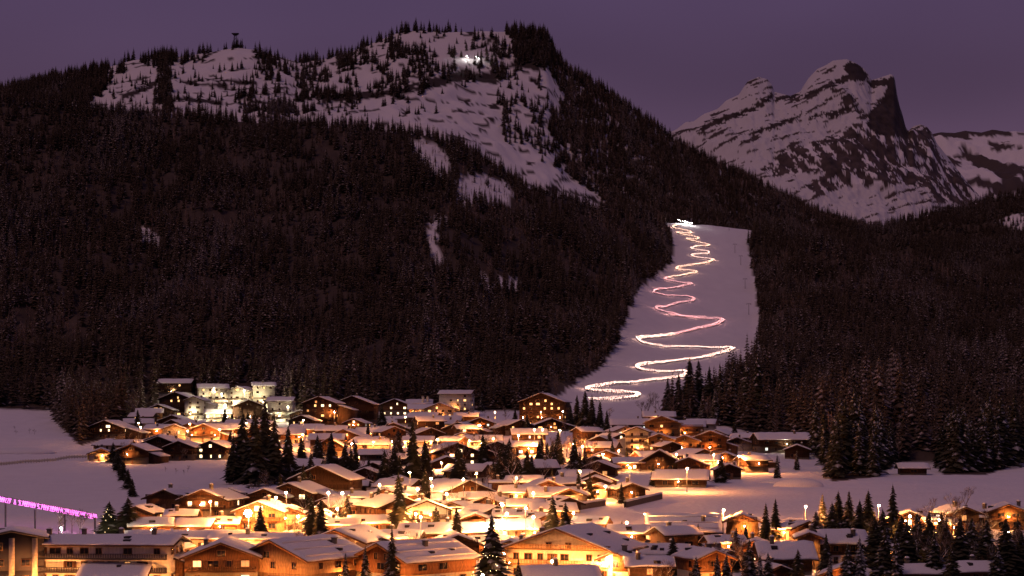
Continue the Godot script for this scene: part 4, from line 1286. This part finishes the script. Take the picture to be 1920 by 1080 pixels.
	street_lamp(1075, 962, 984, 90, "lamp at the corner of the snowfield and the old centre")
	street_lamp(1135, 912, 938, 80, "lamp beside the lit garage house")
	street_lamp(1175, 985, 1004, 110, "lamp behind the long pale snow roof")
	street_lamp(560, 968, 996, 80, "lamp in front of the small lit gable house")
	street_lamp(395, 940, 975, 50, "lamp in the yard of the many windowed chalet")
	street_lamp(690, 1000, 1030, 60, "lamp between the yellow house and the dark blue house")
	street_lamp(860, 998, 1022, 60, "lamp under the broad snow roof")
	for i in 32:
		var px := rng.randf_range(190, 1340)
		var py := rng.randf_range(795, 1040)
		if py < edge_row(px) + 20 or (px < 430 and py > 870) or (px > 1080 and py > 905) or in_belt(px, py): continue
		street_lamp(px, py - 7.5 * F / at_pixel_row(px, py), py, rng.randf_range(18, 50), "small orange street lamp among the packed chalets")
	street_lamp(1760, 975, 1000, 18, "lamp of the lit terrace building")

func make_village_trees():
	var g := "dark spruces standing in the village"
	tree(774, 916, 132, "tallest dark spruce in the middle of the village", "", 1, 0.9)
	for q in [[438, 908, 96, 0], [455, 905, 140, 1], [478, 912, 150, 2], [497, 905, 160, 3], [515, 908, 130, 4], [540, 902, 110, 5]]: tree(q[0], q[1], q[2], NTH[q[3]] + " from the left: tall dark spruce in the clump below the white terraces", "spruce clump below the white terraces", 1)
	for q in [[212, 868, 40], [222, 886, 42], [232, 902, 40], [240, 918, 40], [248, 932, 36], [228, 894, 36], [218, 876, 30]]: tree(q[0], q[1], q[2], "small dark spruce in the strip running down beside the meadow", "strip of spruces beside the meadow", 1, 1.5)
	tree(205, 1008, 70, "broad dark spruce with fairy lights, first of a pair behind the white apartment block", "", 1, 2.3)
	tree(240, 1008, 78, "broad dark spruce, second of a pair behind the white apartment block", "", 1, 2.3)
	tree(648, 1100, 66, "slender lit conifer in front of the big orange house", "", 0)
	tree(685, 1102, 82, "slender lit conifer between the two orange houses", "", 0)
	tree(735, 1104, 118, "taller slender conifer beside the striped snow roof", "", 0)
	tree(922, 1112, 152, "big snow flecked conifer lit from below beside the hotel", "", 0, 1.5)
	tree(972, 1106, 62, "small conifer under the hotel's wooden gable", "", 0)
	tree(1290, 1022, 42, "small dark spruce below the long pale snow roof", "pair of small spruces below the pale roof", 1)
	tree(1309, 1026, 46, "small dark spruce below the long pale snow roof", "pair of small spruces below the pale roof", 1)
	tree(1436, 1016, 76, "dark spruce of the pair beside the floodlit front", "pair of spruces beside the floodlit front", 1)
	tree(1454, 1012, 80, "dark spruce of the pair beside the floodlit front", "pair of spruces beside the floodlit front", 1)
	tree(1398, 1022, 42, "small dark spruce before the orange plaster chalet", "", 1)
	tree(1542, 992, 68, "snowy spruce at the meadow edge beside the lamps", "", 0, 1.35)
	tree(1572, 1000, 82, "dark spruce at the meadow edge, first right of the snowy one", "", 1, 1.35)
	tree(1592, 1002, 84, "dark spruce at the meadow edge, second right of the snowy one", "", 0, 1.35)
	tree(1628, 1000, 84, "dark spruce left of the orange street lamp", "", 1, 1.35)
	tree(1674, 1030, 126, "tallest dark conifer of the lower village", "", 1, 0.9)
	tree(1680, 1102, 110, "dark conifer with snowy trunk at the bottom", "", 0)
	tree(1549, 1090, 94, "dark slim conifer in front of the tall timber chalet", "", 1)
	tree(1556, 1112, 70, "small yellow lit conifer at the bottom edge", "", 4)
	tree(1612, 1112, 110, "yellow lit conifer in front of the orange gable", "", 4)
	tree(1345, 1108, 74, "dark conifer behind the bare lit trees", "", 0)
	tree(1425, 1110, 74, "yellow lit conifer before the dark barn", "", 4)
	tree(1225, 912, 46, "dark spruce beside the long dark farmhouse", "", 1)
	tree(1352, 906, 52, "broad dark spruce beside the house with one white window", "", 1, 1.5)
	tree(1457, 902, 52, "lone spruce in the snowfield beside the bungalow", "", 0)
	tree(1494, 882, 38, "small spruce before the chalet by the wood", "", 0)
	for q in [[1070, 806, 50, 0], [1082, 800, 62, 1], [1097, 802, 72, 2], [1110, 805, 66, 3], [1125, 805, 56, 4], [1138, 812, 46, 5]]: tree(q[0], q[1], q[2], NTH[q[3]] + " from the left: dark spruce in the clump at the end of the torchlit run", "spruce clump at the end of the piste", 1)
	for q in [[925, 905, 44, 0], [938, 900, 70, 1], [955, 895, 76, 2], [970, 900, 58, 3]]: tree(q[0], q[1], q[2], NTH[q[3]] + " from the left: dark spruce in the clump before the dark narrow house", "spruce clump before the dark narrow house", 1)
	tree(1042, 892, 66, "dark spruce right of the unlit house with the long roof", "", 1)
	tree(1085, 945, 66, "dark spruce behind the tall orange street lamp", "", 1)
	tree(1106, 938, 56, "second dark spruce behind the tall orange street lamp", "", 1)
	tree(903, 772, 38, "small lit spruce beside the bend lamp", "", 0)
	tree(650, 990, 62, "rounded clipped evergreen among the bright houses", "", 1, 1.7)
	tree(1165, 946, 44, "small spruce on the lane before the dark shingled chalet", "", 1)
	tree(1166, 998, 24, "tiny dark spruce behind the hotel roof", "", 1)
	tree(690, 830, 40, "dark spruce on the upper lane", "", 1)
	for q in [[1252, 782, 76, 0], [1272, 780, 84, 1], [1293, 776, 110, 2], [1310, 772, 100, 3], [1330, 778, 96, 4], [1350, 786, 110, 5], [1375, 790, 120, 6], [1400, 796, 130, 7], [1420, 800, 150, 8]]: tree(q[0], q[1], q[2], NTH[q[3]] + " from the left: snowy spruce in the spur of wood reaching onto the piste", "spruces in the spur beside the piste", -1)
	tree(1318, 790, 58, "spruce lit yellow by the residence lamps", "", 4)
	tree(1341, 798, 72, "snowy spruce lit yellow above the end gable of the residence", "", 4)
	tree(590, 800, 60, "dark spruce beside the tall dark chalet", "", 1)
	tree(690, 796, 44, "dark spruce in front of the large dark chalet", "", 1)
	tree(1148, 868, 44, "dark spruce before the road lamps", "", 1)
	tree(1175, 872, 36, "little spruce by the residence entrance", "", 1)
	bare_tree(110, 1008, 56, "orange lit bare tree beside the round lamp", "")
	bare_tree(150, 1010, 60, "orange lit bare tree behind the white apartment block", "")
	bare_tree(135, 1000, 50, "orange lit bare tree under the pink footbridge", "")
	for q in [[1050, 862, 40, 0], [1062, 858, 46, 1], [1080, 862, 50, 2], [1098, 860, 44, 3], [1112, 862, 40, 4]]: bare_tree(q[0], q[1], q[2], NTH[q[3]] + " from the left: bare tree blazing in the lamplight of the upper road", "blazing bare trees on the upper road")
	for q in [[1345, 1090, 84, 0], [1372, 1086, 90, 1], [1392, 1094, 90, 2], [1408, 1098, 70, 3]]: bare_tree(q[0], q[1], q[2], NTH[q[3]] + " from the left: bare lit tree beside the red brown wooden house", "bare lit trees beside the wooden house")
	for q in [[1812, 960, 52], [1780, 985, 40], [1745, 985, 36], [1845, 1050, 70], [1800, 1060, 80], [1765, 1070, 90], [1890, 1070, 90], [1720, 1060, 80], [1875, 1050, 60], [1905, 1075, 90]]: bare_tree(q[0], q[1], q[2], "bare dark tree in the thicket at the quiet end of the village", "bare trees at the quiet end of the village")
	for i in 12:
		bare_tree(rng.randf_range(1690, 1930), rng.randf_range(1005, 1100), rng.randf_range(60, 120), "bare dark tree in the thicket at the quiet end of the village", "bare trees at the quiet end of the village")
	for q in [[1720, 1050, 76], [1742, 1064, 90], [1800, 1080, 96], [1822, 1064, 80], [1850, 1080, 92], [1886, 1092, 104], [1908, 1060, 76], [1690, 1046, 70], [1775, 1050, 70], [1840, 1040, 56], [1655, 1052, 84], [1560, 1030, 76], [1700, 1080, 90], [1752, 1096, 84], [1640, 1070, 90], [1785, 1104, 70], [1660, 1100, 96], [1870, 1104, 70], [1530, 1040, 70], [1496, 1100, 60], [1380, 1070, 70], [1262, 1080, 66], [1915, 1090, 80], [1612, 1030, 80], [1765, 1030, 60]]: tree(q[0], q[1], q[2] * 1.2, "large dark conifer " + beside(q[0], at_pixel_row(q[0], q[1])), "conifers of the lower village", [0, 1, 1, 3][rng.randi() % 4], 1.5)
	for q in [[1405, 1104, 80], [1440, 1106, 60], [1590, 1112, 80], [1362, 1108, 60], [1305, 1108, 56]]: tree(q[0], q[1], q[2] * 1.2, "lit garden conifer " + beside(q[0], at_pixel_row(q[0], q[1])), "lit conifers of the lower village", 0, 1.5)
	for q in [[1140, 796, 34, 0], [1205, 786, 38, 1], [1215, 782, 50, 2], [1230, 786, 54, 3], [1242, 788, 46, 4]]: bare_tree(q[0], q[1], q[2], NTH[q[3]] + " from the left: bare grey tree at the lower edge of the piste", "bare trees at the lower edge of the piste")
	for q in [[600, 1046, 46], [560, 1048, 44], [440, 1058, 50], [900, 860, 50], [912, 862, 44], [205, 1092, 50], [240, 1096, 44], [1250, 1104, 60], [1230, 1106, 50], [1680, 1075, 60], [1642, 1020, 56], [640, 990, 60], [620, 985, 50]]: bare_tree(q[0], q[1], q[2], "bare twiggy tree " + beside(q[0], at_pixel_row(q[0], q[1])), "bare trees between the houses")
	for q in [[28, 806, 8, 0], [30, 815, 10, 1], [55, 813, 10, 2], [65, 815, 12, 3], [310, 884, 10, 4], [330, 888, 12, 5], [345, 890, 10, 6], [352, 886, 14, 7]]: bare_tree(q[0], q[1], q[2], NTH[q[3]] + " from the left: small bare bush on the snowy slope", "bushes on the snowy slope")
	# undergrowth of gardens: small trees wherever there is room between the houses
	var got := [0, 0]
	for i in 2600:
		var px := rng.randf_range(170, 1400)
		var py := rng.randf_range(775, 1060)
		if got[0] >= 110 and got[1] >= 60: break
		if py < edge_row(px) + 4 or (px < 430 and py > 870) or (px > 1090 and py > 890) or (px > 1150 and py > 860): continue
		var D := at_pixel_row(px, py)
		if near_house(px, D, 9.0, 5.0): continue
		if rng.randf() < 0.5:
			if got[0] < 110:
				bare_tree(px, py, rng.randf_range(4.0, 8.0) * F / D, "leafless garden tree " + beside(px, D), "leafless garden trees among the chalets")
				got[0] += 1
		elif got[1] < 60:
			single_tree(spot(px, D), rng.randf_range(5.0, 13.0), "small garden spruce " + beside(px, D), "garden spruces among the chalets", 1, 1.25)
			got[1] += 1

	var belt := 0
	for i in 900:
		if belt >= 44: break
		var px := rng.randf_range(560, 1110)
		var py := rng.randf_range(864, 922)
		var D := at_pixel_row(px, py)
		if not in_belt(px, py) or near_house(px, D, 7.0, 4.0): continue
		belt += 1
		if belt % 3 == 0: bare_tree(px, py, rng.randf_range(8.0, 13.0) * F / D, "tall leafless tree " + beside(px, D), "trees of the dark belt in the village")
		else: single_tree(spot(px, D), rng.randf_range(8.0, 15.0), "dark tall spruce " + beside(px, D), "spruces of the dark belt in the village", 1, 1.2)

# ---------------------------------------------------------------- the piste and its torches
func make_piste():
	var upper := poly([1277, 423, 1263, 426, 1264, 429, 1278, 432, 1296, 436, 1290, 439, 1269, 438, 1285, 443, 1308, 447, 1304, 451, 1287, 450, 1300, 454, 1327, 460, 1326, 463, 1307, 464])
	var upper_mid := poly([1307, 464, 1296, 467, 1307, 470, 1327, 473, 1327, 477, 1313, 478, 1297, 481, 1307, 485, 1328, 487, 1338, 489])
	var bright := poly([1338, 489, 1328, 494, 1298, 498, 1278, 502, 1268, 506, 1278, 509, 1303, 510, 1304, 513, 1278, 518, 1253, 522])
	var mid := poly([1253, 522, 1247, 526, 1257, 528, 1281, 532, 1297, 533, 1282, 538, 1273, 541, 1247, 544, 1229, 546, 1228, 551, 1248, 556, 1273, 557, 1293, 559, 1301, 562, 1297, 567, 1282, 569, 1255, 575, 1233, 578, 1233, 583, 1253, 588, 1284, 596, 1324, 597])
	var pink := poly([1255, 592, 1290, 597, 1347, 600, 1354, 604, 1333, 613, 1300, 621, 1264, 629])
	var low := poly([1264, 629, 1235, 633, 1206, 635, 1197, 640, 1210, 647, 1239, 651, 1284, 653, 1325, 655, 1371, 655, 1369, 660, 1351, 665, 1314, 673, 1263, 680, 1215, 685, 1196, 690, 1198, 696, 1223, 699, 1263, 700, 1286, 699, 1284, 707, 1255, 713, 1202, 719, 1141, 724, 1105, 729, 1102, 733, 1131, 736, 1172, 738, 1192, 740, 1197, 744, 1188, 749, 1151, 751, 1102, 752])
	torches("white-gold upper line of skiers carrying torches down the piste", "upper", [[upper, "torch_gold", 2, 0.9], [upper_mid, "torch_white", 2, 0.6], [bright, "torch_gold", 2, 1.0]])
	torches("thin pink middle line of skiers carrying torches down the piste", "middle", [[mid, "torch_pink", 2, 0.7], [pink, "torch_pink", 3, 1.1]])
	torches("bright lower loops of skiers carrying torches at the end of the piste", "lower", [[low, "torch_white", 3, 0.9]])
	# drag lift masts
	for q in [[1367, 432], [1378, 474], [1389, 497], [1397, 541], [1404, 590]]:
		var o := thing("lift_mast", ground_at(q[0], q[1]), "dark drag lift mast on the piste edge", "lift mast", "masts of the drag lift beside the piste")
		var st := begin()
		bar(st, Vector3(0, -1, 0), Vector3(0, 11, 0), 0.3, 0.2, 6)
		put("pole", done(st, M.metal), null, o)
		st = begin()
		box(st, Vector3(0, 11, 0), Vector3(4.4, 0.3, 0.3))
		for s in [-1, 1]: box(st, Vector3(s * 2.0, 10.6, 0), Vector3(0.5, 0.5, 1.4))
		put("crossarm", done(st, M.metal), null, o)
	# start hut with its row of white lamps at the head of the run
	for k in 7:
		var p := spot(1272 + k * 4.2, col(1280)[1] - 4)
		var o := thing("start_lamp", p, "white lamp in the row at the start of the torchlit run", "lamp", "row of lamps at the head of the piste")
		var st := begin()
		bar(st, Vector3(0, -1, 0), Vector3(0, 3.2, 0), 0.1, 0.08, 5)
		put("pole", done(st, M.metal), null, o)
		lamp_globe(o, Vector3(0, 3.4, 0), 50, "flood_lamp", 0.24)

func skier_mesh() -> ArrayMesh:
	var st := begin()
	# one figure: skis, bent legs, body, head, arm raised with the torch
	for s in [-1, 1]:
		box(st, Vector3(s * 0.14, 0.03, 0.1), Vector3(0.09, 0.04, 1.7))
		bar(st, Vector3(s * 0.14, 0.05, -0.05), Vector3(s * 0.13, 0.48, 0.12), 0.06, 0.08, 5)
		bar(st, Vector3(s * 0.13, 0.48, 0.12), Vector3(s * 0.1, 0.88, -0.06), 0.08, 0.1, 5)
	bar(st, Vector3(0, 0.82, -0.06), Vector3(0, 1.38, 0.08), 0.17, 0.2, 7)
	ball(st, Vector3(0, 1.6, 0.12), Vector3(0.11, 0.13, 0.12), 5, 7)
	bar(st, Vector3(0.2, 1.34, 0.08), Vector3(0.34, 1.2, 0.32), 0.06, 0.05, 5)
	bar(st, Vector3(0.34, 1.2, 0.32), Vector3(0.36, 1.48, 0.46), 0.05, 0.04, 5)
	bar(st, Vector3(-0.2, 1.34, 0.08), Vector3(-0.34, 1.02, 0.26), 0.06, 0.045, 5)
	bar(st, Vector3(0.36, 1.3, 0.46), Vector3(0.36, 1.85, 0.5), 0.025, 0.03, 4)
	return done(st, M.cloth)

func torches(label: String, _which: String, runs: Array):
	var o := Node3D.new()
	o.name = numbered("torchlight_procession")
	add_child(o, true)
	tag(o, label, "torchlit skiers", "", "stuff")
	var flame := begin()
	ball(flame, Vector3(0.36, 2.05, 0.5), Vector3(0.15, 0.26, 0.15), 4, 5)
	var flame_mesh := done(flame)
	var figures := []
	for run in runs:
		var pts := []
		for q in run[0]:
			var g := ground_at(q.x, q.y)
			pts.append(Vector2(q.x, -g.z))
		var places := []
		var lastlight := 0.0
		var dist := 0.0
		for lane in run[2]:
			var off: float = (lane - (run[2] - 1) / 2.0)
			var c := Curve2D.new()
			for k in pts.size():
				var tan_: Vector2 = (pts[mini(k + 1, pts.size() - 1)] - pts[maxi(k - 1, 0)]) * 0.16
				c.add_point(pts[k], -tan_, tan_)
			c.bake_interval = 1.0
			var n := 0
			var prev := Vector3.ZERO
			var l := c.get_baked_length()
			var s := 0.0
			while s < l:
				var q := c.sample_baked(s)
				var p := spot(q.x + nz.get_noise_1d(s / 80.0 + lane * 40) * 2.5, q.y)
				p += Vector3(off * 0.8, 0, off * 3.4 * run[3] + nz.get_noise_1d(s / 90.0 + lane * 57) * 5.0)
				p.y = height((p.x * F / -p.z) + 960.0, -p.z)
				if n == 0 or p.distance_to(prev) > 0.75 + absf(nz.get_noise_1d(s / 60.0 + lane * 13)) * 1.2:
					var t := Transform3D(Basis(Vector3.UP, rng.randf() * TAU), p)
					places.append(t)
					if n % 2 == 0: figures.append(t)
					if lane == 0:
						dist += p.distance_to(prev) if n > 0 else 30.0
						if dist > 28.0:
							dist = 0.0
							var li := OmniLight3D.new()
							li.name = "torch_light"
							li.light_color = Color(1.0, 0.42, 0.36).linear_to_srgb() if run[1] == "torch_pink" else Color(1.0, 0.52, 0.36).linear_to_srgb()
							li.light_energy = 15.0 * run[3]
							li.light_size = 0.4
							li.omni_range = 60.0
							li.omni_attenuation = 2.0
							li.shadow_enabled = true
							li.position = p + Vector3(0, 3.2, 0)
							o.add_child(li, true)
					prev = p
					n += 1
				s += 0.5
		var fm: ArrayMesh = flame_mesh.duplicate()
		fm.surface_set_material(0, M[run[1]])
		crowd("torch_flame", fm, places, o)
	crowd("skier", skier_mesh(), figures, o)

# ---------------------------------------------------------------- small things
func make_small_things():
	# pink lit lattice footbridge coming down from the edge of the view
	var a := spot(-60, 400)
	var b := spot(178, 392)
	a.y = (HZ - 928) / F * 400.0
	b.y = (HZ - 972) / F * 392.0
	var o := thing("footbridge", a, "lattice footbridge strung with pink lights sloping down over the snow", "footbridge")
	var d := b - a
	var n := 60
	var side := d.cross(Vector3.UP).normalized() * 0.9
	var st := begin()
	box(st, Vector3.ZERO, Vector3(0.02, 0.02, 0.02))
	st = begin()
	for s in [-1, 1]:
		bar(st, side * s, d + side * s, 0.06, 0.06, 4)
		bar(st, side * s + Vector3(0, 1.0, 0), d + side * s + Vector3(0, 1.0, 0), 0.06, 0.06, 4)
	for k in n + 1: bar(st, d * k / n - side, d * k / n + side, 0.07, 0.07, 4)
	for k in range(4, n + 1, 14):
		var q := a + d * k / n
		var gy := height(q.x * F / -q.z + 960, -q.z)
		bar(st, d * k / n, d * k / n - Vector3(0, maxf(q.y - gy, 0.5) + 0.6, 0), 0.22, 0.22, 6)
	put("bridge_frame", done(st, M.metal), null, o)
	for s in [-1, 1]:
		st = begin()
		for k in n:
			if (k * 7) % 11 == 0: continue
			var p0: Vector3 = d * k / n + side * s * 1.1
			var p1: Vector3 = d * (k + 0.5) / n + side * s * 1.1 + Vector3(0, 0.95, 0)
			var p2: Vector3 = d * (k + 1.0) / n + side * s * 1.1
			if rng.randf() < 0.62: bar(st, p0, p1, 0.075, 0.075, 4)
			if rng.randf() < 0.62: bar(st, p1, p2, 0.075, 0.075, 4)
			if k % 7 != 3: bar(st, p0 + Vector3(0, 1.0, 0), p2 + Vector3(0, 1.0, 0), 0.05, 0.05, 4)
			if k % 3: bar(st, p0, p2, 0.05, 0.05, 4)
		put("light_string", done(st, M.pink_light), null, o)
	for k in 5:
		var l := OmniLight3D.new()
		l.name = "string_light"
		l.light_color = Color(1.0, 0.2, 0.8).linear_to_srgb()
		l.light_energy = 4.0
		l.light_size = 0.3
		l.omni_range = 60.0
		l.omni_attenuation = 2.0
		l.shadow_enabled = true
		l.position = d * (k + 0.5) / 5.0 + side * 1.5 + Vector3(0, 0.8, 0)
		o.add_child(l, true)
	# fence along the nursery slope
	for k in 34:
		var p := ground_at(-8 + k * 5.1, 874 - k * 0.46)
		var post := thing("fence_post", p, "white post of the net fence across the nursery slope", "fence post", "posts of the nursery slope fence")
		st = begin()
		box(st, Vector3(0, 0.6, 0), Vector3(0.3, 1.8, 0.14))
		put("post", done(st, M.white_plaster), null, post)
		st = begin()
		box(st, Vector3(0.62, 0.8, 0), Vector3(1.0, 0.9, 0.03))
		put("net", done(st, M.white_plaster), null, post)
	o = thing("marker", ground_at(166, 862), "yellow padded marker post at the end of the fence", "marker post")
	st = begin()
	bar(st, Vector3(0, -0.5, 0), Vector3(0, 2.4, 0), 0.45, 0.45, 8)
	put("padding", done(st, M.yellow), null, o)
	st = begin()
	ball(st, Vector3(0, 2.45, 0), Vector3(0.5, 0.3, 0.5), 4, 8)
	put("cap", done(st, M.snow), null, o)
	# garden walls under snow on the snowfield side of the old centre
	for q in [[1056, 962, 1134, 948, "dark garden wall capped with snow below the cream gabled chalet"], [1172, 952, 1240, 936, "dark lane wall capped with snow below the dark shingled chalet"], [345, 797, 440, 797, "long retaining wall lit white under the terraces"]]:
		var p := ground_at(q[0], q[1])
		var r := ground_at(q[2], q[3])
		o = thing("garden_wall", p, q[4], "wall")
		var dd := r - p
		var nx := Vector3(-dd.z, 0, dd.x).normalized() * 0.3
		if nx.z < 0: nx = -nx
		for lay in [["wall", -1.5, 1.5, 1.0, M.stone], ["wall_snow", 1.503, 1.95, 1.25, M.snow]]:
			st = begin()
			for k in 12:
				var e0 := dd * k / 12.0
				var e1 := dd * (k + 1) / 12.0
				var m: float = lay[3]
				var u := Vector3(0, lay[1], 0)
				var t := Vector3(0, lay[2], 0)
				quad(st, e0 + nx * m + u, e1 + nx * m + u, e1 + nx * m + t, e0 + nx * m + t)
				quad(st, e0 + nx * m + t, e1 + nx * m + t, e1 - nx * m + t, e0 - nx * m + t)
				quad(st, e1 - nx * m + u, e0 - nx * m + u, e0 - nx * m + t, e1 - nx * m + t)
			put(lay[0], done(st, lay[4]), null, o)
	# heaps of cleared snow
	for q in [[1497, 912, 8.0, 2.6, "large heap of cleared snow on the meadow beside the lone spruce"], [36, 850, 16.0, 2.4, "long bank of snow at the top of the nursery slope"], [875, 905, 9.0, 4.0, "rounded snow hump below the big dark chalet"], [1460, 905, 6.0, 1.5, "low snow drift beside the lone spruce"]]:
		st = begin()
		ball(st, Vector3.ZERO, Vector3(q[2], q[3], q[2] * 0.5), 10, 20)
		var me := put("snow_heap", done(st, M.snow), null)
		me.position = ground_at(q[0], q[1])
		tag(me, q[4], "snow heap")
	# lookout mast on the mountain crest, floodlit station below the summit
	var top := b_at(441, 1.0)
	o = thing("lookout_mast", top, "dark mast with a flat platform on the mountain crest", "mast")
	st = begin()
	for s in [[-1, -1], [1, -1], [1, 1], [-1, 1]]: bar(st, Vector3(s[0] * 2.6, -6, s[1] * 2.6), Vector3(s[0] * 1.4, 22, s[1] * 1.4), 0.6, 0.5, 4)
	for k in 4: bar(st, Vector3(-2.4, k * 5.5, 2.2), Vector3(2.2, k * 5.5 + 5.0, 1.8), 0.35, 0.35, 4)
	put("lattice", done(st, M.dark_panel), null, o)
	st = begin()
	prism(st, [Vector2(-3, 21), Vector2(3, 21), Vector2(6.5, 24), Vector2(-6.5, 24)], -4, 4)
	put("platform", done(st, M.dark_panel), null, o)
	var lamps := [[875, 0.875, 90.0], [877, 0.86, 60.0], [893, 0.87, 30.0], [897, 0.862, 16.0]]
	for q in lamps:
		var t := 0.5
		var p := b_at(q[0], t)
		while HZ + p.y * F / p.z > 115 + (0.875 - q[1]) * 300 and t < 0.99:
			t += 0.004
			p = b_at(q[0], t)
		o = thing("mountain_floodlight", p, "white floodlight on the upper mountain station", "floodlight", "floodlights high on the mountain")
		st = begin()
		bar(st, Vector3(0, -2, 0), Vector3(0, 8, 0), 0.25, 0.15, 5)
		put("pole", done(st, M.metal), null, o)
		lamp_globe(o, Vector3(0, 8.2, 0), q[2], "flood_lamp", 0.245)
	# fairy lights on two conifers
	for q in [[203, 1008, 9.0, 60, "string of fairy lights on the broad spruce behind the apartment block"], [922, 1112, 13.0, 90, "string of fairy lights on the big conifer beside the hotel"]]:
		var p := ground_at(q[0], q[1])
		st = begin()
		for k in q[3]:
			var t := rng.randf()
			var an := rng.randf() * TAU
			var rr: float = q[2] * 0.36 * (1.0 - t)
			ball(st, Vector3(cos(an) * rr, q[2] * (0.10 + 0.7 * t), sin(an) * rr), Vector3(0.06, 0.06, 0.06), 3, 4)
		var me := put("fairy_lights", done(st, M.fairy_light), null)
		me.position = p
		tag(me, q[4], "fairy lights")
